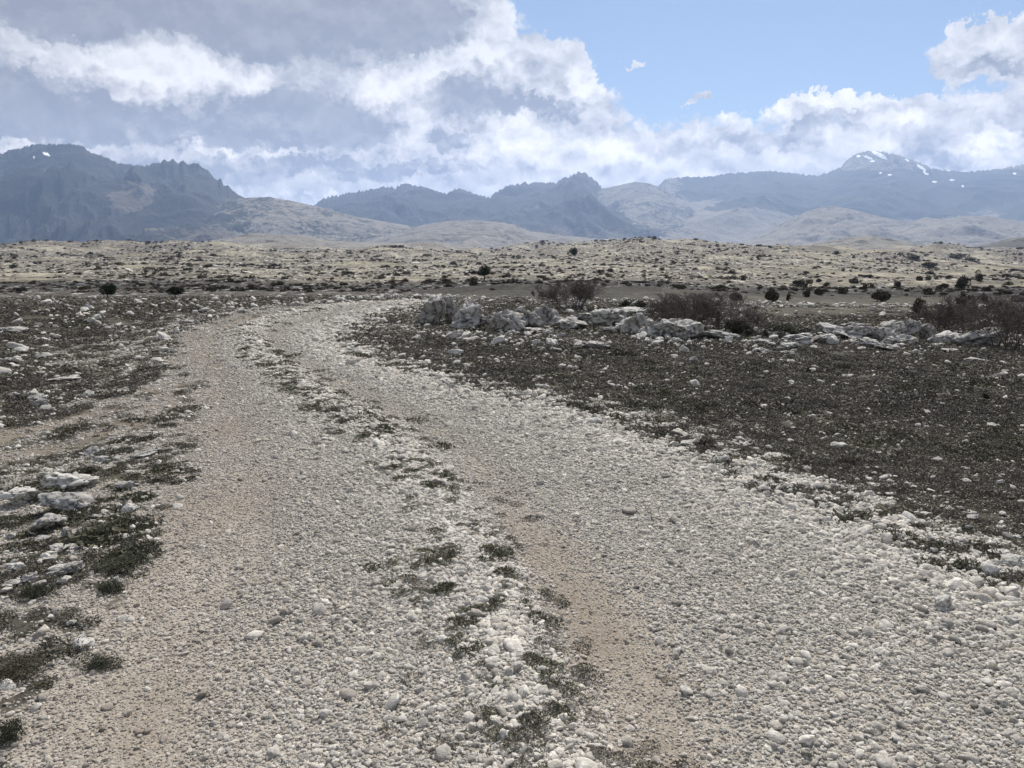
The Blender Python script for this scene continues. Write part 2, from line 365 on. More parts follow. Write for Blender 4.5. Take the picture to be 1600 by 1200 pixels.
M_pebble = stone_material('pebble', (.40, .38, .34), (.68, .655, .60), (.30, .275, .235), 1.6, True, .4, .1)
M_stone = stone_material('loose_stone', (.40, .39, .36), (.66, .645, .60), (.20, .195, .18), 9, False, .7, .012)
M_rock = stone_material('limestone', (.26, .25, .235), (.54, .52, .49), (.085, .085, .088), 3.5, False, .9, .05)
M_pale = stone_material('pale_limestone', (.38, .37, .345), (.66, .645, .605), (.12, .12, .12), 5.0, False, .9, .04)
M_farrock = stone_material('far_limestone', (.32, .31, .29), (.56, .55, .51), (.2, .19, .175), 1.5, True, .5, .1)
def leaf_material(name, c0, c1, tinted=False, c2=None):
    m, t, b = material(name)
    if tinted: r = t.attr('tint', 'INSTANCER', 'Fac')
    else: r = t.node('ShaderNodeObjectInfo').outputs['Random']
    col = t.mix(r, c0, c1)
    pos = t.node('ShaderNodeTexCoord').outputs['Object']
    n = t.noise(pos, 5.0, 2, .5)
    col = t.mix(t.ramp(n, .4, .62), col, c2 or tuple(v * 1.6 for v in c1))
    t.l.new(col, b.inputs['Base Color']); b.inputs['Roughness'].default_value = .8
    return m
M_heath = leaf_material('heath_leaves', (.064, .058, .050), (.155, .142, .115), True, (.235, .218, .18))
M_green = leaf_material('green_cushion_leaves', (.060, .061, .042), (.115, .114, .078), True, (.16, .158, .11))
M_greenp = leaf_material('juniper_leaves', (.032, .037, .027), (.052, .058, .038), False, (.08, .085, .056))
M_conifer = leaf_material('conifer_leaves', (.013, .020, .014), (.022, .032, .018), False, (.035, .048, .025))
M_shrub = leaf_material('scrub_leaves', (.040, .036, .028), (.075, .068, .045), False, (.09, .08, .055))
M_farshrub = leaf_material('far_scrub_leaves', (.065, .058, .048), (.15, .125, .095), True, (.15, .13, .10))
M_twig = leaf_material('bare_twigs', (.075, .063, .058), (.105, .086, .080), False, (.15, .13, .12))
M_bark = leaf_material('bark', (.05, .042, .034), (.08, .066, .052), False, (.11, .09, .07))
# ------------------------------------------------------------------ GROUND sheet
def build_ground():
    th = np.concatenate([np.linspace(-math.pi, rad(-44), 70, endpoint=False), np.linspace(rad(-44), rad(44), 900), np.linspace(rad(44), math.pi, 71)[1:-1]])
    rows = np.arange(1330, 478, -1.4); r1 = -CAMH / slope_of(rows)
    r = np.concatenate([[.05, .4, .8, 1.1], r1[r1 > 1.25], np.geomspace(r1[-1] * 1.01, 1500, 330), np.geomspace(1550, 30000, 60)])
    R_, T_ = np.meshgrid(r, th, indexing='ij'); x = (R_ * np.sin(T_)).ravel(); y = (R_ * np.cos(T_)).ravel()
    z = ground_z(x, y)
    g, s, cs, tr = cover(x, y)
    ye = np.hypot(x, y); q = np.arctan2(x, y); ly = np.log(np.maximum(ye, 1))
    n = fbm2(q * 14, ly * 7, 4, 60); nb = fbm2(q * 5, ly * 4, 3, 66)
    straw = sstep(120, 200, ye * (1 + .6 * n + .5 * nb)) * np.clip(.8 + 1.1 * n, .25, 1)  # painted shade gives way to painted sun where straw sets in
    straw = np.maximum(straw, .55 * sstep(23, 26, ye) * (1 - sstep(48, 58, ye)) * sstep(-.05, .2, n) * (q > rad(11)))
    straw = np.maximum(straw, .16 * sstep(18, 22, ye) * (1 - sstep(90, 120, ye)) * (q > rad(11)))
    grassy = sstep(.0, .28, nb + .25 * sstep(rad(8), rad(25), q) - .12)          # smooth turf against rocky ground
    slope_zone = sstep(48, 60, ye) * (1 - sstep(84, 98, ye)) * sstep(rad(-11), rad(-5), q)
    rocky = sstep(50, 75, ye * (1 + .3 * n)) * (1 - .9 * grassy) * (1 - slope_zone)
    shade_band = sstep(55, 66, ye * (1 + .15 * n)) * (1 - sstep(112, 150, ye * (1 + .35 * n + .25 * nb)))  # dark band: cloud shade painted through the scrub colour
    sb = fbm2(q * 26, ly * 34, 6, 150, .62) + .7 * fbm2(q * 8, ly * 15, 4, 155)
    scrub = sstep(-.12, .22, sb + .13 + .50 * shade_band - .28 * grassy) * sstep(52, 62, ye) * (1 - .85 * slope_zone)
    farl = np.maximum(sstep(29, 48, ye + 8 * n), sstep(17.5, 22, ye + 2 * n) * sstep(.2, .27, q)); farl = np.maximum(farl, sstep(25, 33, ye + 4 * n) * sstep(-.14, -.08, q))
    me_col = np.stack([g, s, cs, straw], 1)
    o = link_mesh('ground', np.stack([x, y, z], 1), grid_faces(len(r), len(th), True)[:, ::-1], M_ground,
                  attrs={'farland': farl, 'rocky': rocky, 'track': tr, 'scrub': scrub}, colors={'cover': me_col})
    tag(o, 'heath plain crossed by a pale gravel track', 'ground', kind='structure')
build_ground()
# ------------------------------------------------------------------ MOUNTAINS
def mountain_material(name, forest_shade, rock, grass, sc_=1.0):
    m, t, b = material(name)
    pos = t.node('ShaderNodeNewGeometry').outputs['Position']
    n1 = t.noise(pos, .0016 * sc_, 8, .65); n2 = t.noise(pos, .012 * sc_, 6, .68); n3 = t.noise(pos, .05 * sc_, 3, .6)
    wood_shade = t.attr('wood_shade'); snow = t.attr('snow')
    up = t.sep(t.node('ShaderNodeNewGeometry').outputs['Normal'])[2]
    base = t.mix(t.ramp(n2, .38, .62), grass, tuple(v * .72 for v in grass))
    base = t.mix(t.ramp(n3, .56, .66, 0, .55), base, tuple(v * .4 for v in grass))
    steep = t.ramp(t.math('ADD', up, t.math('MULTIPLY', t.math('SUBTRACT', n2, .5), .9)), .86, .66)
    base = t.mix(t.math('MULTIPLY', steep, .75), base, t.mix(t.ramp(n3, .4, .6), rock, tuple(v * .6 for v in rock)))
    fm = t.ramp(t.math('ADD', wood_shade, t.math('MULTIPLY', t.math('SUBTRACT', t.math('ADD', n2, n3), 1.0), 1.3)), .38, .58)
    col = t.mix(fm, base, t.mix(t.ramp(n3, .4, .6), forest_shade, tuple(v * 1.7 for v in forest_shade)))
    sn = t.ramp(t.math('ADD', snow, t.math('MULTIPLY', t.math('SUBTRACT', n3, .5), .9)), .45, .55)
    col = t.mix(sn, col, (.86, .88, .9))
    t.l.new(col, b.inputs['Base Color'])
    bump(t, b, t.math('ADD', n2, t.math('MULTIPLY', n3, .3)), .9, 18 / sc_)
    return m
FOREST_SHADE, ROCKC, GRASSC = (.014, .018, .018), (.30, .29, .28), (.215, .20, .165)  # dark woods also carry painted cloud shade, pale grass the sunlit slopes
M_mtn_dark = mountain_material('shaded_wooded_mountain', FOREST_SHADE, (.12, .115, .11), (.12, .105, .08))  # woods with cloud shade mixed into their colour
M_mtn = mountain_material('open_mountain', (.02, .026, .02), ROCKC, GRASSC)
M_hill = mountain_material('grass_hill', (.045, .043, .033), (.40, .39, .37), (.20, .19, .165), 2.0)
def make_range(name, sil, foot_row, dc, df, mat, wood_shade, rows=130, step=1.6, relief=.30, jag=1.2, jagf=.06, seed=1, feat=1.0, snow=None, prof=1.25, label='', nat=1.0):
    dc *= .75; df *= .75
    a = np.array(sil, float); px = np.arange(a[0, 0], a[-1, 0] + .1, step); crest = np.interp(px, a[:, 0], a[:, 1])
    smooth_crest = np.convolve(np.pad(crest, 12, mode='edge'), np.ones(25) / 25, 'valid'); crest = crest - jag * (fbm2(px * jagf, px * 0, 4, seed, .62, True) - .35) * 2
    q = q_of(px)
    v = np.concatenate([np.linspace(0, 1, rows), [1.02, 1.06, 1.14, 1.3, 1.6]])
    V, Q = np.meshgrid(v, q, indexing='ij'); CR = smooth_crest[None, :] + (crest - smooth_crest)[None, :] * sstep(.84, 1, V)
    Y = df + (dc - df) * V; X = Q * Y
    zf = CAMH + df * float(slope_of(foot_row)) - 0.004 * df; zc = CAMH + dc * slope_of(CR)
    L = (dc - df) / .75
    hgt = np.maximum(zc - zf, 1)
    vp = np.clip(V, 0, 1)
    wx = X / L; wy = Y / L
    wrp = .25 * fbm2(wx * 2, wy * 2, 3, seed + 70)
    n = fbm2((wx + wrp) * 2.2 * feat, (wy + wrp) * 1.5 * feat, 6, seed + 20, .52, True)
    n = n - .45
    env = np.clip(4 * vp * (1 - vp), 0, 1) ** .6
    Z = zf + hgt * vp ** prof + n * relief * hgt * env
    Z = np.where(V > 1, zf + hgt * (1 - (V - 1) * 1.3) + 0 * Z, Z)
    # bring every column's skyline to its height
    el = (Z - CAMH) / Y; mx = el.max(0); want = slope_of(crest)
    over = want / np.where(np.abs(mx) < 1e-6, 1e-6, mx); kk = np.ones(25) / 25
    sm = np.convolve(np.pad(np.minimum(over, 1), 12, mode='edge'), kk, 'valid')
    Z = CAMH + (Z - CAMH) * (1 + (sm - 1) * sstep(.0, .6, vp) * (1 - sstep(.85, 1, vp)))
    lim = CAMH + want * Y; Z = np.where((V < 1) & (Z > lim), lim - (Z - lim) * .3, Z)
    edge = sstep(px[0], px[0] + 25, px) * (1 - sstep(px[-1] - 25, px[-1], px))
    ROW = row_of(Y, Z)
    wd = np.clip(wood_shade(np.broadcast_to(px, V.shape), ROW, vp, X, Y), 0, 1)
    sn = np.zeros_like(wd)
    for (sx_, sy_, rx, ry, rot) in (snow or []):
        c_, s_ = math.cos(rad(rot)), math.sin(rad(rot)); dx = px[None, :] - sx_; dy = ROW - sy_
        u = (dx * c_ + dy * s_) / rx; w2 = (-dx * s_ + dy * c_) / ry; sn = np.maximum(sn, np.clip(1.15 - .65 * (u * u + w2 * w2), 0, 1) * (V <= 1.0))
    o = link_mesh(name, np.stack([X, Y, Z], -1).reshape(-1, 3), grid_faces(len(v), len(px)), mat, attrs={'wood_shade': wd, 'snow': sn})
    tag(o, label, 'mountain' if 'mountain' in name else 'hill', kind='structure'); return o
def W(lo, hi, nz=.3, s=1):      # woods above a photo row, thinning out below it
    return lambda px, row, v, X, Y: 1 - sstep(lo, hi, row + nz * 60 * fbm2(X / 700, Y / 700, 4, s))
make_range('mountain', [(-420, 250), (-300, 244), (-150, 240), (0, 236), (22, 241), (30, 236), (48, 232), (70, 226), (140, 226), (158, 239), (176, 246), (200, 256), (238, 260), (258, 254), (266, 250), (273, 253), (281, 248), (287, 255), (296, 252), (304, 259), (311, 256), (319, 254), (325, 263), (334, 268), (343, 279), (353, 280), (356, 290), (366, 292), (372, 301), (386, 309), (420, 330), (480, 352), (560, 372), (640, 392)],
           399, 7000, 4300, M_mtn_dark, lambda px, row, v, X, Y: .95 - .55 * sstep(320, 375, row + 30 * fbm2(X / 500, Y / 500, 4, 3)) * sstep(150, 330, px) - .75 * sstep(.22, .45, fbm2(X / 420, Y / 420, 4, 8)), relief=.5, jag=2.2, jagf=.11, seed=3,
           snow=[(88, 241, 7, 2.2, 25), (68, 246, 2, 2, 0)], label='wooded mountain with cloud shade in its colour and a jagged crest at the valley edge')
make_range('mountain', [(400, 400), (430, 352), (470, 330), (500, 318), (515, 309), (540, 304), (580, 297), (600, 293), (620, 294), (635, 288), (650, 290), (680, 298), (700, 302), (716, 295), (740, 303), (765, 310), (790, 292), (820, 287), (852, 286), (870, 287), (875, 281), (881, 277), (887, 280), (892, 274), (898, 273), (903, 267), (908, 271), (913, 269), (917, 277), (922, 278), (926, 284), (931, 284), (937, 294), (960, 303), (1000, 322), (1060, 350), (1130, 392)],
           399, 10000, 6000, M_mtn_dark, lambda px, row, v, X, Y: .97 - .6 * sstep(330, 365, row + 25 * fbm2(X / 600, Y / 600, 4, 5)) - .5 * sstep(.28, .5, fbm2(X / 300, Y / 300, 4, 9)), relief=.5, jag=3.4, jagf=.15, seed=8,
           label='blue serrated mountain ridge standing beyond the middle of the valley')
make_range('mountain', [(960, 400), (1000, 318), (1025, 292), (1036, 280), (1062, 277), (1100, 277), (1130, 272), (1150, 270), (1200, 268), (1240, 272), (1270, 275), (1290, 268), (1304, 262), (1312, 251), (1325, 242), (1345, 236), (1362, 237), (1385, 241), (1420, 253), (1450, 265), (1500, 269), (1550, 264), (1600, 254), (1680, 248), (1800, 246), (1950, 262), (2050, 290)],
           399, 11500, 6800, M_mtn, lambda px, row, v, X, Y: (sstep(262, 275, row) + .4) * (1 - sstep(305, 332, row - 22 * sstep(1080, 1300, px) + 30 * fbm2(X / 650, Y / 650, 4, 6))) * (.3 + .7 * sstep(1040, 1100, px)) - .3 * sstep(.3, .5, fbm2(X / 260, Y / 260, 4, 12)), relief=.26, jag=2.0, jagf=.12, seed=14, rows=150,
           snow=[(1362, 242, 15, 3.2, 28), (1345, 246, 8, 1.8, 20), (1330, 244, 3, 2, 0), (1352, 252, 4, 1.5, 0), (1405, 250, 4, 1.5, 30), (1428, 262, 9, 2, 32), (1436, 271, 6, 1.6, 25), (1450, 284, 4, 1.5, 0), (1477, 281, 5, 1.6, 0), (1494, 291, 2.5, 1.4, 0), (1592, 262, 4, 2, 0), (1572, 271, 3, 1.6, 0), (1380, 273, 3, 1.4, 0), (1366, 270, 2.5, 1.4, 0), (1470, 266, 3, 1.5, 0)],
           label='long forested mountain with cloud shade in its colour and a snow streaked rounded summit')
make_range('mountain', [(760, 398), (800, 376), (850, 350), (880, 336), (905, 318), (930, 300), (945, 294), (962, 290), (990, 284), (1012, 287), (1030, 293), (1060, 312), (1110, 336), (1170, 362), (1240, 390)],
           400, 9600, 6600, M_mtn, lambda px, row, v, X, Y: .50 - .3 * sstep(-.1, .2, fbm2(X / 500, Y / 500, 4, 7)) + .0 * row, relief=.30, jag=.5, jagf=.05, seed=23,
           label='bare beige mountain shoulder in front of the serrated ridge')
make_range('hills', [(250, 392), (300, 350), (335, 326), (370, 312), (395, 309), (425, 308), (460, 314), (500, 323), (560, 339), (640, 353), (700, 364), (780, 380), (850, 396)],
           400, 6000, 4300, M_mtn, lambda px, row, v, X, Y: .42 + .45 * fbm2(X / 300, Y / 300, 4, 17), relief=.30, jag=.5, seed=31, label='smooth brown spur running down from the dark mountain', nat=1)  # on the hills the patchy mask paints cloud shadow along with woods
make_range('hills', [(1090, 398), (1150, 382), (1195, 362), (1225, 345), (1255, 331), (1278, 324), (1298, 322), (1330, 328), (1370, 338), (1410, 346), (1440, 358), (1480, 372), (1560, 398)],
           401, 6600, 4600, M_mtn, lambda px, row, v, X, Y: .20 + .5 * fbm2(X / 260, Y / 260, 4, 18), relief=.5, jag=.4, seed=37, label='pale rounded grass hill below the snowy summit')
make_range('hills', [(1330, 398), (1380, 372), (1410, 352), (1440, 340), (1475, 342), (1505, 337), (1540, 338), (1580, 345), (1640, 352), (1720, 345), (1850, 350), (1950, 390)],
           401, 6200, 4300, M_mtn, lambda px, row, v, X, Y: .22 + .6 * fbm2(X / 200, Y / 200, 4, 19), relief=.36, jag=.6, seed=41, label='pale rock strewn hill at the right end of the valley')
make_range('hills', [(520, 398), (580, 374), (620, 364), (660, 352), (700, 346), (745, 344), (800, 350), (830, 362), (880, 368), (940, 374), (990, 372), (1040, 380), (1100, 398)],
           401, 5200, 3400, M_hill, lambda px, row, v, X, Y: .30 + .6 * fbm2(X / 130, Y / 130, 4, 20), relief=.35, jag=.8, seed=47, feat=1.6, label='low speckled hills in the middle of the valley')
make_range('hills', [(130, 400), (230, 388), (300, 380), (360, 372), (395, 364), (430, 366), (470, 368), (520, 376), (600, 380), (700, 384), (800, 392), (900, 400)],
           402, 2900, 1900, M_hill, lambda px, row, v, X, Y: .20 + .7 * fbm2(X / 60, Y / 60, 4, 21), relief=.4, jag=.9, seed=53, feat=2, label='low rocky knolls below the brown spur')
make_range('hills', [(1000, 402), (1080, 386), (1160, 388), (1250, 384), (1320, 372), (1350, 368), (1400, 374), (1450, 384), (1500, 388), (1540, 382), (1580, 372), (1620, 366), (1700, 362), (1850, 372), (1950, 398)],
           403, 2500, 1600, M_hill, lambda px, row, v, X, Y: .34 + .6 * fbm2(X / 70, Y / 70, 4, 22) + .35 * sstep(1480, 1560, px), relief=.4, jag=.9, seed=59, feat=2, label='low dark knolls with scattered rock at the right')
# ------------------------------------------------------------------ unseen cloud added overhead to shade the near plain
def build_shade_cloud():
    bm = bmesh.new(); bmesh.ops.create_icosphere(bm, subdivisions=6, radius=1)
    v = np.array([q_.co[:] for q_ in bm.verts]); f = np.array([[q_.index for q_ in g_.verts] for g_ in bm.faces]); bm.free()
    v = v * (1 + .10 * fbm3(v * 2.2, 3, 201) + .05 * fbm3(v * 9, 4, 205, .6))[:, None]
    v[:, 2] = np.where(v[:, 2] < 0, v[:, 2] * .35, v[:, 2])
    v = v * np.array([1500, 800, 260])
    m = bpy.data.materials.new('cloud'); m.use_nodes = True; t = NT(m.node_tree); t.n.clear()
    pos = t.node('ShaderNodeNewGeometry').outputs['Position']
    tr_ = t.node('ShaderNodeBsdfTransparent'); tl = t.node('ShaderNodeBsdfTranslucent'); df = t.node('ShaderNodeBsdfDiffuse')
    tl.inputs[0].default_value = (.95, .95, .95, 1); df.inputs[0].default_value = (.9, .9, .9, 1)
    a_ = t.node('ShaderNodeMixShader'); a_.inputs[0].default_value = .35; t.l.new(tl.outputs[0], a_.inputs[1]); t.l.new(df.outputs[0], a_.inputs[2])
    b_ = t.node('ShaderNodeMixShader'); loc_ = t.sep(t.node('ShaderNodeTexCoord').outputs['Object'])[1]; t.l.new(t.math('ADD', t.ramp(t.noise(pos, .02, 4, .6), .35, .65, .01, .11), t.ramp(loc_, 672, 712, 0, .24)), b_.inputs[0]); t.l.new(tr_.outputs[0], b_.inputs[1]); t.l.new(a_.outputs[0], b_.inputs[2])  # far rim thickened to deepen the shade on the middle band
    t.l.new(b_.outputs[0], t.node('ShaderNodeOutputMaterial').inputs[0])
    o = link_mesh('cloud', v, f, m); off = 1700 / math.tan(SUN_EL)
    o.location = (off * math.sin(SUN_AZ), 108 - 760 + off * math.cos(SUN_AZ), 1700)
    tag(o, 'thin grey cloud added out of view to shade the near plain', 'cloud', kind='structure')
build_shade_cloud()
# ------------------------------------------------------------------ stones
_ico = {}
def ico(n):
    if n not in _ico:
        bm = bmesh.new(); bmesh.ops.create_icosphere(bm, subdivisions=n, radius=1)
        _ico[n] = (np.array([v.co[:] for v in bm.verts]), np.array([[v.index for v in f.verts] for f in bm.faces])); bm.free()
    return _ico[n]
def rock_shape(seed, sub=4, cuts=9, rough=.12, fine=.05, crack=0.0, cav=False):
    v0, f = ico(sub); v = v0.copy(); r = np.random.RandomState(seed)
    for k in range(cuts):
        n = r.normal(size=3); n /= np.linalg.norm(n); d = r.uniform(.45, .85)
        h = v @ n; v = v - np.outer(np.maximum(h - d, 0) * .93, n)
    nn = v0; cv = np.zeros(len(v))
    v = v + rough * 1.5 * np.stack([fbm3(v0 * 1.3, 2, seed + 31 + k_ * 7) for k_ in range(3)], 1)
    v = v * (1 + rough * fbm3(v0 * 1.6, 3, seed)[:, None] * 2)
    if crack:
        c = fbm3(v * np.array([2.3, 2.3, 1.3]), 4, seed + 5, .55, True)
        c2 = fbm3(v * np.array([5.5, 5.5, 3.0]), 3, seed + 15, .55, True)
        cv = np.clip((c - .50) * 3, 0, 1) + .3 * np.clip((c2 - .6) * 3, 0, 1)
        v = v - nn * (np.clip(c - .50, 0, 1) * crack * 2.6 + np.clip(c2 - .5, 0, 1) * crack * .5)[:, None]
    v = v + nn * (fine * fbm3(v * 6, 4, seed + 9, .6))[:, None]
    v -= (v.max(0) + v.min(0)) / 2; v /= (v.max(0) - v.min(0)) / 2
    return (v, f, cv) if cav else (v, f)
def place_rock(name, label, cat, px, base, wpx, hpx, seed, mat, sub=5, group=None, depth=.8, crack=.18, cuts=8, sink=.15, rough=.14, tilt=None):
    x, y, z = drop(px, base)
    k = math.hypot(y, CAMH) / F; wd = wpx * k; dp = depth * wd
    vis = hpx * k; sd = CAMH / math.hypot(CAMH, y)
    hz = max(vis - .55 * dp * sd, .28 * wd * min(1, hpx / wpx * 1.6))
    v, f, cv = rock_shape(seed, sub, cuts, rough, .07, crack, True)
    r = random.Random(seed)
    v = v * np.array([wd / 2, dp / 2, hz / (2 * (1 - sink))])
    a = tilt if tilt is not None else r.uniform(-.18, .18)
    ca, sa = math.cos(a), math.sin(a); v = np.stack([v[:, 0] * ca + v[:, 2] * sa, v[:, 1], -v[:, 0] * sa + v[:, 2] * ca], 1)
    v[:, 2] += hz / 2 - v[:, 2].max() * 0 - sink * hz * .3
    o = link_mesh(name, v, f, mat, attrs={'cav': cv})
    o.location = (x, y + dp * .35, z)
    return tag(o, label, cat, group)
OUT = [ # px, base row, width, height, label, material flag
 (675, 509, 44, 42, 'tall rounded grey boulder at the track end of the outcrop', 1),
 (704, 505, 30, 37, 'grey boulder wedged behind the first two of the outcrop', 1),
 (733, 514, 54, 39, 'broad boulder with a long sloping pale back, second in the outcrop', 1),
 (768, 514, 22, 22, 'small dark block in the gap beside the sloping boulder', 1),
 (797, 519, 52, 31, 'cleft grey block right of the dark gap', 1),
 (828, 517, 40, 29, 'upright fluted block leaning on the cleft grey one', 1),
 (858, 511, 44, 29, 'peaked block split by a deep crack', 1),
 (893, 517, 54, 19, 'low overhanging ledge in the middle of the outcrop', 0),
 (908, 503, 50, 13, 'flat pale slab lying on top behind the overhanging ledge', 0),
 (952, 512, 56, 28, 'wide domed ledge in the middle of the outcrop', 0),
 (952, 523, 27, 12, 'small block under the lip of the domed ledge', 1),
 (995, 522, 58, 32, 'broken pale block with a crumbling face', 0),
 (1003, 489, 66, 9, 'long low slab lying behind the outcrop near dark bushes', 0),
 (1024, 528, 42, 23, 'pale block at the foot of the crumbling one', 0),
 (1071, 531, 62, 32, 'separate smooth boulder in front of the bare thicket', 0),
 (1134, 533, 62, 15, 'low flat boulder in front of the green juniper', 0),
 (843, 522, 46, 9, 'thin slab lying in front of the fluted block', 0),
 (878, 530, 15, 9, 'small upright stone before the overhanging ledge', 0),
 (935, 547, 48, 14, 'long tilted slab lying alone in the heath before the outcrop', 0),
 (870, 551, 22, 7, 'small flat stone left of the tilted slab', 0),
 (1221, 532, 36, 15, 'rounded stone against the right end of the juniper', 0),
 (1247, 539, 54, 17, 'long knobbly rock right of the juniper', 0),
 (1191, 539, 36, 9, 'low pale stone below the juniper', 0),
 (1237, 546, 32, 10, 'pale stone in front of the long knobbly rock', 0),
 (1197, 552, 28, 8, 'small flat stone lying lowest below the juniper', 0),
 (1237, 556, 26, 7, 'thin flat stone nearest the camera below the knobbly rock', 0),
 (1298, 525, 42, 19, 'humped rock at the left start of the right rock field', 0),
 (1292, 537, 38, 14, 'low stone in front of the humped rock', 0),
 (1344, 531, 68, 23, 'largest pale ledge of the right rock field', 0),
 (1342, 511, 30, 7, 'small stone peeping up behind the largest pale ledge', 0),
 (1361, 544, 34, 15, 'pointed pale stone in front of the largest ledge', 0),
 (1387, 534, 36, 21, 'grey stone right of the largest ledge', 0),
 (1398, 517, 36, 15, 'rounded stone at the back of the right rock field', 0),
 (1424, 530, 36, 28, 'tallest grooved rock of the right rock field', 1),
 (1413, 540, 48, 18, 'broad rock below the tallest grooved one', 0),
 (1392, 549, 38, 12, 'low split stone at the front of the right rock field', 0),
 (1452, 531, 26, 23, 'narrow dark block right of the tallest grooved rock', 1),
 (1466, 543, 28, 6, 'thin slab below the narrow dark block', 0),
 (1484, 538, 42, 18, 'grey shelf of rock left of the brown bushes', 0),
 (1537, 541, 66, 25, 'large pale layered rock under the brown bushes', 0),
 (1541, 519, 46, 19, 'pale peaked rock behind the layered one among bushes', 0),
 (1528, 567, 36, 8, 'low pale stone alone in the heath below the layered rock', 0),
 (1487, 550, 26, 6, 'small slab below the grey shelf of rock', 0)]
for i, (px, bp, wp, hp, lb, dk) in enumerate(OUT):
    place_rock('boulder', lb, 'boulder', px, bp, wp * 1.12, hp * 1.12, 100 + i, M_rock if dk else M_pale, 5, 'boulders of the long rock outcrop', depth=.85, crack=.20, cuts=15, rough=.17)
# small rubble between the boulders of the outcrop
LEFT = [
 (22, 794, 64, 34, 'smooth pale boulder cut by the left picture edge in the roadside pile'),
 (98, 772, 92, 38, 'long domed boulder at the top of the roadside pile'),
 (97, 802, 82, 38, 'dark pitted boulder in the middle of the roadside pile'),
 (65, 834, 56, 33, 'blocky cream boulder below the pitted one'),
 (102, 841, 16, 15, 'narrow tilted splinter leaning by the blocky cream boulder'),
 (92, 901, 58, 22, 'flat cream slab lowest in the roadside pile'),
 (72, 880, 34, 13, 'rounded stone just above the flat cream slab'),
 (92, 866, 46, 17, 'long low stone in the lower part of the roadside pile'),
 (58, 850, 30, 11, 'small stone tucked under the blocky cream boulder'),
 (220, 716, 58, 13, 'flat pale slab lying alone between pile and track'),
 (145, 711, 34, 15, 'pale stone above the dark cushion plant'),
 (152, 724, 30, 13, 'pale stone touching the dark cushion plant'),
 (54, 630, 36, 15, 'domed white stone above the bare earth side track'),
 (19, 622, 22, 9, 'small grey stone left of the domed white one'),
 (90, 597, 62, 10, 'long flat rock in the dark heath beyond the side track'),
 (193, 767, 36, 17, 'rounded stone right of the long domed boulder'),
 (12, 920, 34, 13, 'flat pale stone at the picture edge below the pile'),
 (42, 912, 24, 15, 'round stone beside the lowest green cushion'),
 (15, 844, 18, 11, 'small stone left of the blocky cream boulder'),
 (20, 898, 32, 20, 'grey block at the picture edge above the flat pale stone'),
 (145, 810, 26, 9, 'small slab right of the pitted boulder'),
 (200, 802, 24, 13, 'rounded stone between pile and wheel rut'),
 (200, 743, 16, 8, 'small white stone below the lone flat slab'),
 (15, 520, 42, 10, 'large flat white rock far off in the left heath'),
 (292, 506, 34, 6, 'low dark ledge by the bend of the track')]
for i, (px, bp, wp, hp, lb) in enumerate(LEFT):
    place_rock('boulder', lb, 'boulder', px, bp, wp, hp, 300 + i, M_pale if i != 24 else M_rock, 5 if wp > 30 else 4, 'boulders beside the left edge of the track', depth=.8, crack=.12, cuts=11, rough=.17)
RIGHT = [
 (1588, 888, 42, 20, 'cream rounded stone in the heath at the right picture edge'),
 (1568, 870, 30, 12, 'grey stone just behind the cream rounded one'),
 (1062, 681, 26, 9, 'pale stone above the gravel edge left of the pair'),
 (1080, 696, 30, 9, 'long pale stone at the gravel edge below a dark cushion'),
 (1312, 701, 26, 11, 'bright tilted slab alone in the heath'),
 (1128, 724, 30, 13, 'cream block where gravel meets heath'),
 (1150, 732, 16, 9, 'yellowish stone right of the cream block'),
 (1222, 716, 40, 8, 'long flat stone right of the cream block in the heath'),
 (1465, 724, 18, 11, 'pointed stone alone in the middle of the heath'),
 (1515, 735, 22, 6, 'flat bright stone right of the pointed one'),
 (1394, 777, 18, 8, 'small bright stone in the lower heath'),
 (1283, 793, 11, 9, 'round white cobble on the gravel fringe'),
 (1585, 978, 28, 16, 'white stone in the gravel at the right edge'),
 (1534, 978, 20, 10, 'smooth white cobble left of the white edge stone'),
 (1477, 952, 28, 24, 'largest buff cobble standing in the roadside gravel'),
 (1222, 748, 34, 8, 'grey flat stone above the gravel fringe'),
 (930, 664, 26, 12, 'grey mossy stone on the inner edge of the gravel'),
 (848, 607, 26, 8, 'lichen green stone low in the heath near the bend'),
 (1475, 800, 40, 10, 'weathered flat stone in the lower right heath'),
 (1500, 858, 44, 12, 'grey ribbed stone low among the right heath'),
 (1325, 590, 22, 5, 'thin pale slab far off in the heath right of a dark cushion')]
for i, (px, bp, wp, hp, lb) in enumerate(RIGHT):
    place_rock('stone', lb, 'stone', px, bp, wp, hp, 400 + i, M_stone, 4, None, depth=.8, crack=.08, cuts=7, rough=.12)
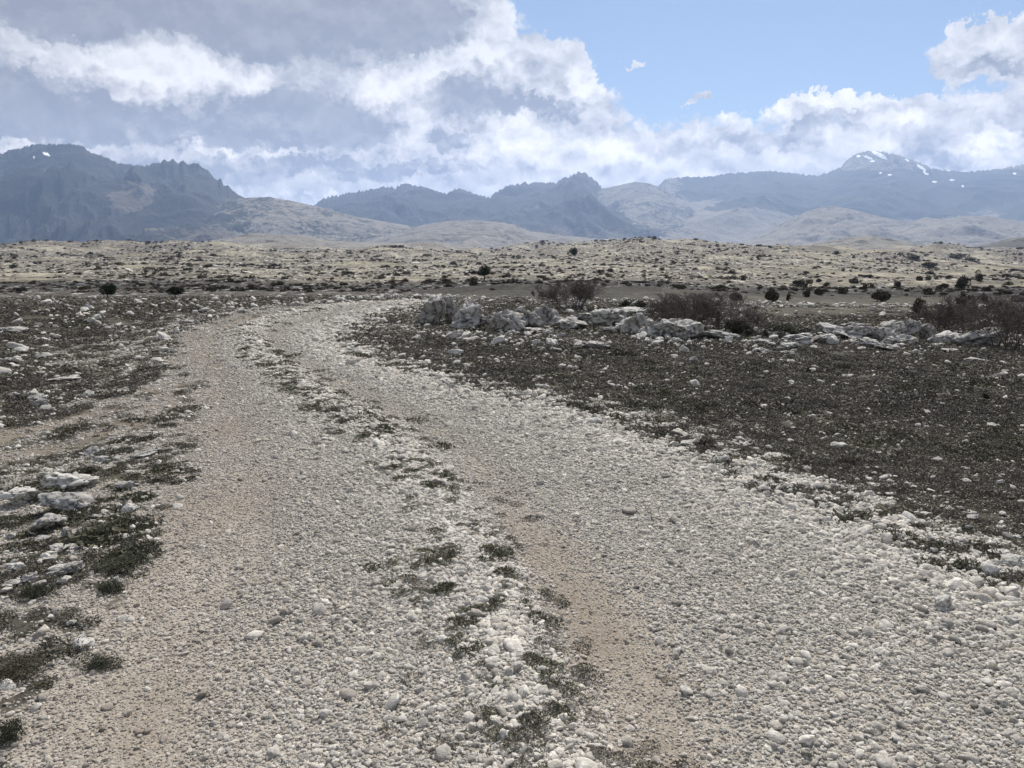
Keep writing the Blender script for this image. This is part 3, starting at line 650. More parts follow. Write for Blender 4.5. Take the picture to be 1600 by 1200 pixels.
# ------------------------------------------------------------------ plants
def crown_data(name, seed, mat, n=420, leaf=.11, shape=(1, 1, .8), lumps=7, flat=0.0, hollow=.35, base=-.45):
    """a crown of many leaf sprays gathered in uneven lumps; unit size: about 1 radius"""
    r = np.random.RandomState(seed)
    lc = r.normal(size=(lumps, 3)); lc /= np.linalg.norm(lc, axis=1)[:, None]; lc *= r.uniform(.25, .68, (lumps, 1)); lc[:, 2] = np.abs(lc[:, 2]) * r.uniform(.2, 1, lumps) + base * .3
    lr = r.uniform(.28, .52, lumps)
    k = r.randint(0, lumps, n); d = r.normal(size=(n, 3)); d /= np.linalg.norm(d, axis=1)[:, None]
    p = lc[k] + d * lr[k][:, None] * r.uniform(hollow, 1, (n, 1)) ** .5
    p[:, 2] = np.maximum(p[:, 2], base + r.uniform(0, .15, n))
    p = p * np.array(shape)
    a = r.normal(size=(n, 3)); a += d * .5; a /= np.linalg.norm(a, axis=1)[:, None]
    b = np.cross(a, r.normal(size=(n, 3))); b /= np.linalg.norm(b, axis=1)[:, None]
    s = leaf * r.uniform(.5, 1.35, (n, 1))
    v = np.stack([p - a * s, p + b * s * .42, p + a * s, p - b * s * .42], 1).reshape(-1, 3)
    v[:, 2] -= base * shape[2]
    return mesh_data(name, v, np.arange(4 * n).reshape(-1, 4), mat, False)
def tube_set(segs, sides=3):
    """segs: list of (p0, p1, r0, r1) -> verts, faces"""
    p0 = np.array([s[0] for s in segs]); p1 = np.array([s[1] for s in segs]); r0 = np.array([s[2] for s in segs]); r1 = np.array([s[3] for s in segs])
    d = p1 - p0; d /= np.linalg.norm(d, axis=1)[:, None] + 1e-9
    ref = np.where(np.abs(d[:, 2:3]) > .9, np.array([[1, 0, 0.]]), np.array([[0, 0, 1.]]))
    u = np.cross(d, ref); u /= np.linalg.norm(u, axis=1)[:, None]; w_ = np.cross(d, u); vs = []
    for p, r in ((p0, r0), (p1, r1)):
        for k in range(sides):
            a = 2 * math.pi * k / sides; vs.append(p + (u * math.cos(a) + w_ * math.sin(a)) * r[:, None])
    v = np.stack(vs, 1).reshape(-1, 3); n = len(segs); base = np.arange(n)[:, None] * 2 * sides
    f = np.concatenate([base + np.array([[k, (k + 1) % sides, sides + (k + 1) % sides, sides + k]]) for k in range(sides)], 0)
    return v, f
def thicket(seed, wd, ht, dp, stems=60, r0=.012, twigs=True, spread=.9, curve=.5):
    """bare shrub: stems fanning from several roots, forking into fine twigs"""
    r = random.Random(seed); st, tw = [], []
    def grow(p, d, length, rad_, lvl):
        n = 4 if lvl < 2 else 3
        for i in range(n):
            d2 = d + np.array([r.gauss(0, .17), r.gauss(0, .17), r.gauss(0, .10) + .03]); d2 /= np.linalg.norm(d2)
            q = p + d2 * length / n; rb = rad_ * (1 - .22 * (i + 1) / n * 1.6)
            if q[2] > ht * 1.02: return
            (st[-1] if lvl == 0 else tw).append((p, q, rad_, rb)); p, d, rad_ = q, d2, rb
            if lvl < 3 and (i > 0 or lvl > 0):
                for _ in range(2 if lvl < 2 else 2):
                    s = d + np.array([r.gauss(0, .75), r.gauss(0, .75), r.gauss(.05, .45)]); s /= np.linalg.norm(s)
                    grow(p, s, length * r.uniform(.35, .6), rad_ * .5, lvl + 1)
    for k in range(stems):
        x = r.uniform(-1, 1) * wd * .36; y = r.uniform(-1, 1) * dp * .36
        a = np.array([x / wd * 1.6 + r.gauss(0, .35), y / dp * 1.2 + r.gauss(0, .3), 1.0]); a /= np.linalg.norm(a)
        edge = 1 - .55 * abs(x / (wd * .5)) ** 2
        st.append([]); grow(np.array([x, y, -.03]), a, ht * r.uniform(.55, 1.0) * edge, r0 * r.uniform(.6, 1.2), 0)
    return [a_ for a_ in st if a_], tw
def plant_root(name, loc, label, cat, group=None):
    o = bpy.data.objects.new(name, None); C.objects.link(o); o.location = loc; o.empty_display_size = .1
    return tag(o, label, cat, group)
THK = [ # px, base, w, h, depth m, stems, label, twig fineness
 (1112, 524, 150, 62, 1.8, 44, 'wide bare grey thicket behind the smooth boulder of the outcrop', 0),
 (894, 484, 56, 44, 1.3, 20, 'lone bare dark bush behind the middle of the outcrop', 0),
 (1485, 524, 82, 46, 1.3, 24, 'brown leafless bush behind the grey rock shelf', 0),
 (1533, 502, 95, 38, 1.3, 22, 'low spreading brown bush beyond the peaked pale rock', 0),
 (1600, 548, 78, 84, 1.3, 26, 'dark leafless bush cut by the right picture edge', 0),
 (1040, 500, 40, 30, 1.0, 9, 'small bare bush left of the wide grey thicket', 0),
 (845, 470, 60, 14, 1.2, 7, 'low dark bramble patch behind the cleft block', 0)]
for i, (px, bp, wp, hp, dp, ns, lb, _) in enumerate(THK):
    x, y, z = drop(px, bp); k = y / F; root = plant_root('thicket', (x, y + dp * .3, z), lb, 'bush', 'bare bushes behind the outcrop')
    st, tw = thicket(500 + i, wp * k, hp * k, dp, ns, .010 * max(1, y / 20))
    for sg in st: v, f = tube_set(sg); link_mesh('stem', v, f, M_bark, root, False)
    v, f = tube_set([(a, b, max(r1_, .0028 * y / 18), max(r2_, .0022 * y / 18)) for a, b, r1_, r2_ in tw]); link_mesh('twigs', v, f, M_twig, root, False)
def leafy(name, kind_mat, px, bp, wp, hp, label, cat, group, seed, n=1500, leaf=.05, lumps=12, dpm=None, trunk=False, src=None, hollow=.6):
    x, y, z = drop(px, bp); k = math.hypot(y, CAMH) / F; wd = wp * k; ht = hp * k
    root = plant_root(name, (x, y, z), label, cat, group)
    me = src or crown_data('foliage', seed, kind_mat, n, leaf, lumps=lumps, hollow=hollow)
    o = bpy.data.objects.new('foliage', me); C.objects.link(o); o.parent = root
    tk = .28 * ht if trunk else 0
    o.scale = (wd * .56, (dpm or wd) * .5, (ht - tk) / 1.15); o.location = (0, 0, tk - (.04 if trunk else .02) * ht)
    o.rotation_euler = (0, 0, seed * 1.3 % .5)
    if trunk is not None:
        segs = []; r = random.Random(seed); lean = r.uniform(-.12, .12) * ht; t0 = np.array([0, 0, -.05 * ht]); rr_ = max(.03 * ht, .02)
        for i in range(4):
            t1 = np.array([lean * (i + 1) / 4 + r.uniform(-.03, .03) * ht, r.uniform(-.02, .02) * ht, ht * .16 * (i + 1)]); segs.append((t0, t1, rr_ * (1 - i * .18), rr_ * (1 - (i + 1) * .18))); t0 = t1
            if i:
                for _ in range(2): segs.append((t1, t1 + np.array([r.uniform(-.3, .3) * wd, r.uniform(-.2, .2) * wd, r.uniform(.08, .25) * ht]), rr_ * .4, rr_ * .12))
        v, f = tube_set(segs, 6); link_mesh('trunk', v, f, M_bark, root, False)
    return root
leafy('juniper', M_greenp, 1228, 529, 84, 30, 'low dark green juniper mat in front of the bare thicket', 'bush', None, 1, 9000, .035, 16, 1.1, None)
leafy('juniper', M_greenp, 1150, 522, 60, 30, 'dark evergreen undergrowth at the foot of the bare thicket', 'bush', None, 2, 6000, .04, 12, .9, None)
leafy('bush', M_shrub, 809, 476, 17, 12, 'small brown tuft bush behind the cleft grey block', 'bush', None, 3, 900, .07, 7, None, None)
leafy('bush', M_conifer, 977, 482, 22, 18, 'left one of two dark bushes behind the domed ledge', 'bush', None, 4, 1600, .06, 8, None, None)
leafy('bush', M_conifer, 1003, 482, 30, 16, 'right wider one of two dark bushes behind the domed ledge', 'bush', None, 5, 1800, .06, 9, None, None)
leafy('pine_tree', M_conifer, 168, 469, 32, 35, 'dark compact conifer left on the edge of the far plain', 'tree', None, 6, 1800, .075, 10, None, True)
leafy('pine_tree', M_conifer, 275, 467, 32, 27, 'lower flat topped dark conifer on the edge of the far plain', 'tree', None, 7, 1800, .075, 9, None, True)
leafy('tree', M_conifer, 757, 440, 26, 34, 'lone leaning tree with a two lobed crown in the mid hills', 'tree', None, 8, 900, .10, 5, None, True)
leafy('tree', M_conifer, 897, 405, 19, 20, 'lone dark round tree on the skyline of the mid hills', 'tree', None, 9, 900, .10, 6, None, True)
MID = [(1202, 472, 27, 31, 'leaning dark bush highest behind the juniper mat'), (1232, 470, 10, 16, 'narrow upright bush right of the leaning one'), (1259, 464, 17, 19, 'upright squarish bush on the slope above the juniper'),
 (1281, 461, 18, 16, 'bush right next to the squarish one'), (1316, 459, 18, 16, 'rounded bush standing alone mid slope'), (1371, 471, 37, 27, 'widest dark bush clump on the green slope'),
 (1352, 452, 13, 11, 'small bush just above the widest clump'), (1401, 450, 16, 17, 'rounded bush above and right of the widest clump'), (1438, 439, 13, 11, 'left bush of a close pair high on the slope'),
 (1450, 438, 10, 10, 'right bush of a close pair high on the slope'), (1473, 450, 17, 11, 'low wide bush left of the big dark clump'), (1504, 453, 29, 29, 'big dark clump of bushes high on the right slope'),
 (1528, 439, 18, 19, 'tall round bush on the shoulder of the right slope'), (1543, 455, 17, 11, 'low bush below the tall round one'), (1509, 476, 27, 23, 'dark bush above the brown leafless ones'),
 (1535, 472, 13, 21, 'narrow tall bush above the brown leafless ones'), (1435, 490, 25, 33, 'bush with a dark narrow foot beside the pale grass strip'), (1588, 472, 30, 12, 'long low bush near the right picture edge'),
 (1246, 444, 15, 9, 'small bush at the left of a string of four'), (1264, 443, 13, 10, 'small bush second in a string of four'), (1278, 441, 11, 9, 'small bush third in a string of four'), (1292, 448, 13, 10, 'small bush lowest of a string of four'),
 (1243, 455, 11, 8, 'tiny bush below the string of four'), (1336, 443, 19, 8, 'flat spreading bush on the upper slope'), (1451, 460, 21, 8, 'left of two flat cushions on the slope'), (1472, 461, 17, 7, 'right of two flat cushions on the slope'),
 (1483, 436, 15, 8, 'low bush touching the top of the big dark clump'), (1462, 437, 10, 7, 'tiny bush between the close pair and the big clump'), (1152, 470, 27, 20, 'grey bush rising behind the wide bare thicket'),
 (1161, 438, 11, 13, 'small upright bush above the wide bare thicket'), (1448, 417, 31, 11, 'grey green mound of scrub on the straw slope'), (1498, 405, 42, 12, 'far dark grove at the foot of the right knolls'), (1425, 405, 30, 9, 'far small grove left of the dark grove')]
_sh = [crown_data('foliage', 40 + i, M_shrub, 700, .11, lumps=6 + i % 3, hollow=.6) for i in range(5)]
for i, (px, bp, wp, hp, lb) in enumerate(MID):
    leafy('bush', None, px, bp, wp, hp, lb, 'bush', 'bushes dotted over the far green slope', 60 + i, src=_sh[i % 5], trunk=None if hp < 14 else False)
CUSH = [(140, 741, 44, 20, M_shrub, 'dark round cushion plant above the roadside boulders'), (190, 890, 92, 24, M_greenp, 'wide dark green cushion between the pile and the rut'), (175, 925, 60, 22, M_greenp, 'green cushion plant below the wide one'),
 (64, 932, 58, 28, M_greenp, 'green cushion right under the flat cream slab'), (1320, 578, 34, 15, M_shrub, 'dark cushion plant far off in the right heath'), (1105, 700, 44, 22, M_shrub, 'dark cushion plant at the gravel edge above the cream block'),
 (1540, 626, 14, 18, M_conifer, 'small upright dark shrub alone in the right heath'), (160, 1045, 60, 24, M_greenp, 'flat dark cushion on the verge beside the rut'), (15, 1160, 50, 44, M_greenp, 'dark cushion at the lower left picture edge'),
 (40, 1050, 90, 28, M_shrub, 'grey brown cushion patch at the left edge of the verge'), (1320, 724, 40, 14, M_shrub, 'dark tuft below the bright tilted slab'), (170, 655, 0, 0, None, '')]
for i, (px, bp, wp, hp, m_, lb) in enumerate(CUSH):
    if wp: leafy('cushion_plant', m_, px, bp, wp, hp, lb, 'plant', 'cushion plants beside the track', 120 + i, 5200, .034, 14, None, None)
# ------------------------------------------------------------------ scatter
def scatter_object(name, protos, pos, rot, scl, idx, tint, warm, label, cat):
    me = bpy.data.meshes.new(name); n = len(pos); me.vertices.add(n); me.vertices.foreach_set('co', np.asarray(pos, np.float32).ravel())
    for nm, typ, val, key in (('rot', 'FLOAT_VECTOR', rot, 'vector'), ('scl', 'FLOAT_VECTOR', scl, 'vector'), ('idx', 'INT', idx, 'value'), ('tint', 'FLOAT', tint, 'value'), ('warm', 'FLOAT', warm, 'value')):
        a = me.attributes.new(nm, typ, 'POINT'); a.data.foreach_set(key, np.asarray(val, np.int32 if typ == 'INT' else np.float32).ravel())
    o = bpy.data.objects.new(name, me); C.objects.link(o)
    col = bpy.data.collections.new(name + '_kinds')
    for k, pm in enumerate(protos): col.objects.link(bpy.data.objects.new('%s_kind' % name, pm))
    g = bpy.data.node_groups.new('scatter_' + name, 'GeometryNodeTree')
    g.interface.new_socket('Geometry', in_out='INPUT', socket_type='NodeSocketGeometry'); g.interface.new_socket('Geometry', in_out='OUTPUT', socket_type='NodeSocketGeometry')
    N, L = g.nodes, g.links; gi = N.new('NodeGroupInput'); go = N.new('NodeGroupOutput')
    ci = N.new('GeometryNodeCollectionInfo'); ci.inputs[0].default_value = col; ci.inputs['Separate Children'].default_value = True; ci.inputs['Reset Children'].default_value = True
    ip = N.new('GeometryNodeInstanceOnPoints'); ip.inputs['Pick Instance'].default_value = True
    def at(nm, typ):
        a = N.new('GeometryNodeInputNamedAttribute'); a.data_type = typ; a.inputs[0].default_value = nm; return a.outputs[0]
    mp = N.new('GeometryNodeMeshToPoints'); L.new(gi.outputs[0], mp.inputs[0]); L.new(mp.outputs[0], ip.inputs['Points']); L.new(ci.outputs[0], ip.inputs['Instance'])
    L.new(at('idx', 'INT'), ip.inputs['Instance Index']); L.new(at('scl', 'FLOAT_VECTOR'), ip.inputs['Scale'])
    er = N.new('FunctionNodeEulerToRotation'); L.new(at('rot', 'FLOAT_VECTOR'), er.inputs[0]); L.new(er.outputs[0], ip.inputs['Rotation'])
    L.new(ip.outputs[0], go.inputs[0])
    md = o.modifiers.new('scatter', 'NODES'); md.node_group = g
    return tag(o, label, cat, kind='stuff')
def rock_data(name, seed, sub, mat, cuts=7, rough=.12, fine=.04, smooth=True):
    v, f = rock_shape(seed, sub, cuts, rough, fine); return mesh_data(name, v, f, mat, smooth)
RS = np.random.RandomState(21)
def spots(y0, y1, dens, size_at, qmax=.76, side=2.4):
    """random points in the wedge the camera sees; dens(y) per m2"""
    out = []
    edges = np.geomspace(y0, y1, 26)
    for a, b in zip(edges[:-1], edges[1:]):
        n = int(dens((a + b) / 2) * (b - a) * ((a + b) * qmax + 2 * side))
        y = RS.uniform(a, b, n); x = RS.uniform(-1, 1, n) * (qmax * y + side)
        out.append(np.stack([x, y], 1))
    return np.concatenate(out)
PEB = [rock_data('pebble', 600 + i, 2, M_pebble, cuts=10 + i, rough=.2, fine=.06) for i in range(12)]
# gravel of the track: size grows a little with distance (the finest grains are the ground's own texture there)
def gsize(y): return .0086 * np.maximum(1, y / 5.0) ** .62
p = spots(.6, 33, lambda y: 1.0 / gsize(y) ** 2, None)
g, s, cs, tr = cover(p[:, 0], p[:, 1])
keep = RS.rand(len(p)) < np.clip(g * 1.1, 0, 1) * (1 - .5 * s) * (1 - .3 * cs) * (1 - .25 * np.exp(-((p[:, 0] - RR(p[:, 1]) - .05) / .24) ** 2)) * (1 - .12 * np.exp(-((p[:, 0] - RL(p[:, 1])) / .22) ** 2)) * np.clip(.86 + .5 * fbm2(p[:, 0] / .6, p[:, 1] / .9, 3, 130), .4, 1) + .022 * (1 - sstep(4, 13, p[:, 1]))
p = p[keep]; g, s, cs = g[keep], s[keep], cs[keep]; n = len(p)
dist_r = ER(p[:, 1]) - p[:, 0]
tan = np.clip(s + .40 * np.exp(-((p[:, 0] - RL(p[:, 1]) - .05) / .5) ** 2) * (.7 + fbm2(p[:, 0] / 1.1, p[:, 1] / 2.2, 3, 123)) + .42 * sstep(.9, -.2, p[:, 0] - EL(p[:, 1])) * (.6 + fbm2(p[:, 0], p[:, 1] / 2, 3, 124)), 0, 1)
coarse = 1 + .45 * np.exp(-((p[:, 0] - CS(p[:, 1]) - .05) / .32) ** 2) + .65 * sstep(1.1, -.2, dist_r) * sstep(-1.2, -.5, dist_r) - .35 * tan
sz = gsize(p[:, 1]) * np.exp(RS.normal(-.10, .48, n)) * coarse * .62
big = RS.rand(n) < .006; sz[big] *= RS.uniform(1.5, 2.4, big.sum()); sz = sz * (1 - .22 * np.exp(-((p[:, 0] - RR(p[:, 1]) - .05) / .3) ** 2) - .12 * np.exp(-((p[:, 0] - RL(p[:, 1])) / .3) ** 2))
sz = np.clip(sz, 0, .05 * np.maximum(1, p[:, 1] / 8))
z = ground_z(p[:, 0], p[:, 1]) + sz * .28
scl = sz[:, None] * np.stack([RS.uniform(.8, 1.35, n), RS.uniform(.75, 1.15, n), RS.uniform(.5, .85, n)], 1)
rot = np.stack([RS.normal(0, .35, n), RS.normal(0, .35, n), RS.uniform(0, 6.28, n)], 1)
tint = np.clip(RS.normal(.55, .25, n) + .18 * sstep(.4, -.3, dist_r) + .25 * np.exp(-((p[:, 0] - CS(p[:, 1]) - .05) / .32) ** 2) - .12 * tan, 0, 1); warm = np.clip(RS.rand(n) ** 4 * .5 + tan * .42 + .10 * (p[:, 0] < RR(p[:, 1])) * RS.rand(n), 0, 1)
scatter_object('gravel', PEB, np.stack([p[:, 0], p[:, 1], z], 1), rot, scl, RS.randint(0, 12, n), tint, warm, 'pale limestone gravel covering the track', 'gravel')
print('gravel', n, flush=True)
def near_out(p): return (np.abs(p[:, 1] - 15.2 - .7 * fbm2(p[:, 0] / 2, p[:, 0] * 0, 2, 180)) < 1.2) & (p[:, 0] > -2) & (p[:, 0] < 11)
def g_at(p): return cover(p[:, 0], p[:, 1])[0]
# stones strewn over the heath: the 190 largest as individuals, the rest as one
def ssize(y): return .021 * np.maximum(1, y / 8) ** .85
p = spots(1.0, 48, lambda y: .075 / ssize(y) ** 2, None)
g, s, cs, tr = cover(p[:, 0], p[:, 1]); n3 = fbm2(p[:, 0] / 1.2, p[:, 1] / 1.2, 4, 77); dl = EL(p[:, 1]) - p[:, 0]; dr = p[:, 0] - ER(p[:, 1])
edge = np.where(dl > 0, np.exp(-dl / 1.7) * 1.25 + .07, np.exp(-np.maximum(dr, 0) / .7) * .8 + .42)
edge = np.maximum(edge, .65 * np.exp(-((p[:, 1] - 17) / 2.5) ** 2) * (p[:, 0] > -3) * (p[:, 0] < 1)); edge = np.maximum(edge, .8 * sstep(12, 15, p[:, 1]) * (1 - sstep(22, 28, p[:, 1])) * np.exp(-np.maximum(dl, 0) / 3.5) * (dl > 0))
edge = np.where(near_out(p), np.maximum(edge, .85), edge)
prob = (1 - g * .97) * (1 - tr * .9) * np.where(p[:, 0] > 0, .7, 1) * np.clip(edge * (1 + 3.2 * n3 + 1.5 * fbm2(p[:, 0] / .35, p[:, 1] / .35, 2, 79)), 0, 1) * np.where(p[:, 1] > 26, .4, 1)
p = p[RS.rand(len(p)) < prob]; n = len(p)
sz = ssize(p[:, 1]) * np.exp(RS.normal(-.32, .75, n)) * np.where(dr[:1].sum() * 0 + (p[:, 0] > ER(p[:, 1]) + .3), .66, .68); sz = sz * np.where((dr_ := p[:, 0] - ER(p[:, 1])) > .3, .72, 1); sz = np.where(near_out(p), sz * 1.9, sz); sz = np.clip(sz, .006, .17 * np.maximum(.7, p[:, 1] / 14)); sz = np.where(cover(p[:, 0], p[:, 1])[0] > .35, np.minimum(sz, .03), sz); sz = np.where(p[:, 0] > 0, np.where(near_out(p), sz, np.minimum(sz, .030 * np.maximum(1, p[:, 1] / 6))), sz); sz = np.where((p[:, 0] > 0) & (RS.rand(n) < .02), sz * 2.2, sz); sz = np.minimum(sz, .05 * np.clip(p[:, 1] / 5, 1, 3))
z = ground_z(p[:, 0], p[:, 1]) + sz * .16 + .011 * np.maximum(1, p[:, 1] / 6) * (1 - np.clip(g_at(p) * 2, 0, 1))
scl = sz[:, None] * np.stack([RS.uniform(.8, 1.5, n), RS.uniform(.7, 1.1, n), RS.uniform(.42, .80, n)], 1)
rot = np.stack([RS.normal(0, .3, n), RS.normal(0, .3, n), RS.uniform(0, 6.28, n)], 1)
app = scl[:, 0] / p[:, 1] * (np.abs(p[:, 0]) < .66 * p[:, 1]) * (g_at(p) < .4) * (p[:, 1] > 2); order = np.argsort(-app); ind = order[:210]; rest = order[210:]
ST = [rock_data('stone', 640 + i, 3, M_stone, cuts=14, rough=.2, fine=.08) for i in range(9)]
ZONES = [(lambda x, y: x < EL(y) and y < 9, 'white limestone stone on the left verge near the boulder pile', 'white stones on the left verge near the boulder pile'),
         (lambda x, y: x < EL(y) and y < 22, 'white limestone stone in the left heath before the bend', 'white stones in the left heath before the bend'),
         (lambda x, y: x < EL(y), 'pale stone on the dark plain beyond the bend', 'pale stones on the plain beyond the bend'),
         (lambda x, y: y < 8, 'white stone in the right heath close to the coarse gravel edge', 'white stones in the near right heath'),
         (lambda x, y: y < 16, 'pale stone in the dark heath between gravel and outcrop', 'pale stones in the heath before the outcrop'),
         (lambda x, y: True, 'small pale stone lying around the foot of the outcrop', 'pale stones around the foot of the outcrop')]
for k in ind:
    o = bpy.data.objects.new('stone', ST[k % 9]); C.objects.link(o); o.location = (p[k, 0], p[k, 1], z[k]); o.scale = scl[k]; o.rotation_euler = rot[k]
    for f_, lb, gr in ZONES:
        if f_(p[k, 0], p[k, 1]): tag(o, lb, 'stone', gr); break
n_ = len(rest)
STT = [rock_data('stone', 660 + i, 2, M_pebble, cuts=13, rough=.14, fine=.06) for i in range(8)]
scatter_object('strewn_stones', STT, np.stack([p[rest, 0], p[rest, 1], z[rest]], 1), rot[rest], scl[rest], RS.randint(0, 8, n_), np.clip(RS.normal(.72, .2, n_), 0, 1), RS.rand(n_) ** 3 * .3, 'small pale stones strewn over the heath', 'stones')
print('stones', n)
# heath: low dark mats
def hsize(y): return .045 * np.maximum(1, y / 6)
def lowmat(name, seed, mat, n=170, leaf=.17):
    r = np.random.RandomState(seed); a = r.uniform(0, 6.28, n); rr = np.sqrt(r.rand(n)); pp = np.stack([rr * np.cos(a), rr * np.sin(a), (1 - rr ** 2) * .55 * r.uniform(.3, 1, n)], 1)
    d = np.stack([np.cos(a) * rr * .6, np.sin(a) * rr * .6, r.uniform(.15, 1.0, n)], 1) + r.normal(0, .45, (n, 3)); d /= np.linalg.norm(d, axis=1)[:, None]
    b = np.cross(d, r.normal(size=(n, 3))); b /= np.linalg.norm(b, axis=1)[:, None]; s_ = leaf * r.uniform(.5, 1.3, (n, 1))
    v = np.stack([pp - d * s_ * .6, pp + b * s_ * .3, pp + d * s_, pp - b * s_ * .3], 1).reshape(-1, 3)
    return mesh_data(name, v, np.arange(4 * n).reshape(-1, 4), mat, False)
HM = [lowmat('mat', 700 + i, M_heath) for i in range(7)]; GM = [lowmat('mat', 720 + i, M_green, 150, .22) for i in range(5)]
p = spots(.6, 52, lambda y: 1.1 / hsize(y) ** 2, None)
g, s, cs, tr = cover(p[:, 0], p[:, 1]); nn = fbm2(p[:, 0] / .9, p[:, 1] / .9, 4, 88)
right = p[:, 0] > ER(p[:, 1])
prob = (1 - sstep(.15, .6, g)) * (1 - tr) * np.clip(np.where(right, .88 + 1.7 * nn, 50 / 100 + 1.5 * nn + 1.2 * fbm2(p[:, 0] / .25, p[:, 1] / .25, 2, 140)), .03, 1)
prob = prob * np.where(p[:, 0] > .25 * p[:, 1], 1 - .96 * sstep(18.5, 22, p[:, 1] + 3 * nn), 1 - .9 * sstep(26, 34, p[:, 1] + 5 * nn) * (p[:, 0] > -.12 * p[:, 1]))
prob = np.maximum(prob, np.clip(cs * 1.15, 0, .8) * (g > .4) * np.clip(.75 + 1.5 * fbm2(p[:, 0] / .16, p[:, 1] / .16, 2, 190), 0, 1)) * (1 - sstep(40, 52, p[:, 1]))
k = RS.rand(len(p)) < prob; p = p[k]; nn = nn[k]; cs = cs[k]; n = len(p)
sz = hsize(p[:, 1]) * np.exp(RS.normal(0, .35, n)) * 1.15; sz = np.where((cs > .2) & (g[k] > .4), sz * .6, sz)
z = ground_z(p[:, 0], p[:, 1]) - sz * .05 + .012 * (cs > .2)
scl = sz[:, None] * np.stack([RS.uniform(.9, 1.5, n), RS.uniform(.8, 1.2, n), RS.uniform(.45, .95, n) * np.minimum(1, 9 / p[:, 1]) ** .5], 1)
gs = (RS.rand(n) < np.clip(.04 + .9 * fbm2(p[:, 0] / 1.5, p[:, 1] / 1.5, 3, 91) + .3 * (p[:, 0] < 0) * (p[:, 1] < 8) + .5 * (cs > .3) - .01 * p[:, 1], 0, 1))
for nm, sel, protos, lb in (('heath', ~gs, HM, 'dark brown heath mats covering the plain'), ('green_heath', gs, GM, 'olive green mats mixed into the heath and centre strip')):
    m_ = sel.sum()
    scatter_object(nm, protos, np.stack([p[sel, 0], p[sel, 1], z[sel]], 1), np.stack([np.zeros(m_), np.zeros(m_), RS.uniform(0, 6.28, m_)], 1), scl[sel], RS.randint(0, len(protos), m_), np.clip(.5 + RS.normal(0, .22, m_) + 1.3 * fbm2(p[sel, 0] / 1.8, p[sel, 1] / 1.8, 3, 170), 0, 1), RS.rand(m_), lb, 'ground cover')
print('heath', n)
# far land: rock slabs and scrub
def belt(x, y):
    q = np.arctan2(x, y); ly = np.log(np.hypot(x, y)); return fbm2(q * 26, ly * 34, 6, 150, .62) + .7 * fbm2(q * 8, ly * 15, 4, 155)
def far_masks(x, y):
    ye = np.hypot(x, y); q = np.arctan2(x, y); ly = np.log(ye); nb = fbm2(q * 5, ly * 4, 3, 66); n = fbm2(q * 14, ly * 7, 4, 60)
    grassy = sstep(.0, .28, nb + .25 * sstep(rad(8), rad(25), q) - .12); slope_zone = sstep(48, 60, ye) * (1 - sstep(84, 98, ye)) * sstep(rad(-11), rad(-5), q)
    return grassy, slope_zone, n
p = spots(46, 1100, lambda y: 1.1 / (.20 * (y / 60) ** .85) ** 2 * .06, None, .80, 6)
gr, szn, n_ = far_masks(p[:, 0], p[:, 1]); pt = fbm2(np.arctan2(p[:, 0], p[:, 1]) * 16, np.log(p[:, 1]) * 26, 5, 95, .6)
k = RS.rand(len(p)) < (1 - .93 * gr) * (1 - .95 * szn) * np.clip(.22 + 3.0 * pt, .01, 1) * np.clip(.75 - 2.2 * belt(p[:, 0], p[:, 1]), .12, 1) * (.35 + .65 * sstep(95, 130, p[:, 1])); p = p[k]; n = len(p)
sz = .085 * (p[:, 1] / 60) ** .78 * np.exp(RS.normal(-.2, .65, n)); sz = np.minimum(sz, .004 * p[:, 1]); z = ground_z(p[:, 0], p[:, 1]) + sz * .05
FR = [rock_data('slab', 760 + i, 2, M_farrock, cuts=6, rough=.2, fine=.06) for i in range(6)]
scatter_object('limestone_slabs', FR, np.stack([p[:, 0], p[:, 1], z], 1), np.stack([RS.normal(0, .15, n), RS.normal(0, .15, n), RS.uniform(-.5, .5, n)], 1), sz[:, None] * np.stack([RS.uniform(.8, 2, n), RS.uniform(.6, 1, n), RS.uniform(.3, .65, n)], 1), RS.randint(0, 6, n), np.clip(RS.normal(.6, .2, n), 0, 1), RS.rand(n) * .2, 'pale limestone slabs covering the far slopes', 'rocks')
print('slabs', n)
p = spots(72, 1100, lambda y: .5 / (.42 * (y / 60) ** .80) ** 2 * .55, None, .80, 6)
gr, szn, n_ = far_masks(p[:, 0], p[:, 1]); pt = belt(p[:, 0], p[:, 1])
k = RS.rand(len(p)) < (1 - .85 * gr) * (1 - .97 * szn) * np.clip(.30 + 2.6 * pt + .5 * (p[:, 1] < 125), .02, 1); p = p[k]; n = len(p)
sz = .20 * (p[:, 1] / 60) ** .72 * np.exp(RS.normal(-.1, .5, n)) * .85; z = ground_z(p[:, 0], p[:, 1]) - .05
FS = [crown_data('scrub', 780 + i, M_farshrub, 190, .2, lumps=5, hollow=.6) for i in range(5)]
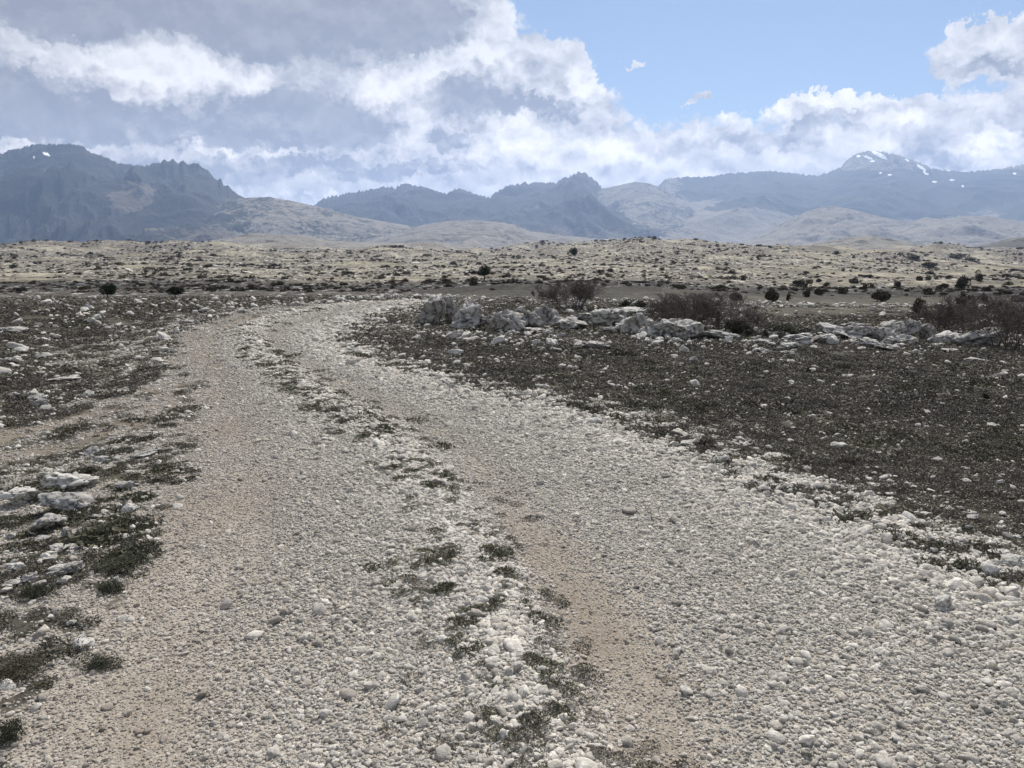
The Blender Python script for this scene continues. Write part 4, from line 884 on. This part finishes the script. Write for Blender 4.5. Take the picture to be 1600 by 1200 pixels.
app = sz / p[:, 1] * (np.abs(p[:, 0]) < .66 * p[:, 1]); order = np.argsort(-app); ind, rest = order[:150], order[150:]
_fs = [crown_data('scrub', 790 + i, M_shrub, 300, .17, lumps=5, hollow=.6) for i in range(4)]
scv = sz[:, None] * np.stack([RS.uniform(.9, 1.5, n), RS.uniform(.9, 1.3, n), RS.uniform(.6, 1.0, n)], 1)
for k in ind:
    o = bpy.data.objects.new('shrub', _fs[k % 4]); C.objects.link(o); o.location = (p[k, 0], p[k, 1], z[k]); o.scale = scv[k]; o.rotation_euler = (0, 0, k * .7)
    q = p[k, 0] / p[k, 1]
    lb, gr_ = (('dark dwarf shrub on the rocky slope beyond the left heath', 'dwarf shrubs beyond the left heath') if q < -.12 else ('dark dwarf shrub on the rocky slope behind the outcrop', 'dwarf shrubs behind the outcrop') if q < .25 else ('dark dwarf shrub on the green slope behind the right rock field', 'dwarf shrubs on the right green slope'))
    tag(o, lb, 'shrub', gr_)
m_ = len(rest)
scatter_object('far_scrub', FS, np.stack([p[rest, 0], p[rest, 1], z[rest]], 1), np.stack([np.zeros(m_), np.zeros(m_), RS.uniform(0, 6.28, m_)], 1), scv[rest], RS.randint(0, 5, m_), RS.rand(m_), RS.rand(m_), 'dwarf scrub dotted over the far hillsides', 'scrub')
print('scrub', n)
# ------------------------------------------------------------------ haze
hm = bpy.data.materials.new('haze'); hm.use_nodes = True; t = NT(hm.node_tree); t.n.clear()
pvn = t.node('ShaderNodeVolumePrincipled'); pvn.inputs['Color'].default_value = (.43, .61, 1.0, 1); pvn.inputs['Density'].default_value = HAZE; pvn.inputs['Anisotropy'].default_value = 0.35
t.l.new(pvn.outputs[0], t.node('ShaderNodeOutputMaterial').inputs['Volume'])
bm = bmesh.new(); bmesh.ops.create_cube(bm, size=1); me = bpy.data.meshes.new('haze'); bm.to_mesh(me); bm.free(); me.materials.append(hm)
ho = bpy.data.objects.new('haze', me); C.objects.link(ho); ho.scale = (64000, 64000, 1360); ho.location = (0, 0, 1360 / 2 - 60)
tag(ho, 'pale blue haze over the whole valley', 'haze', kind='stuff')
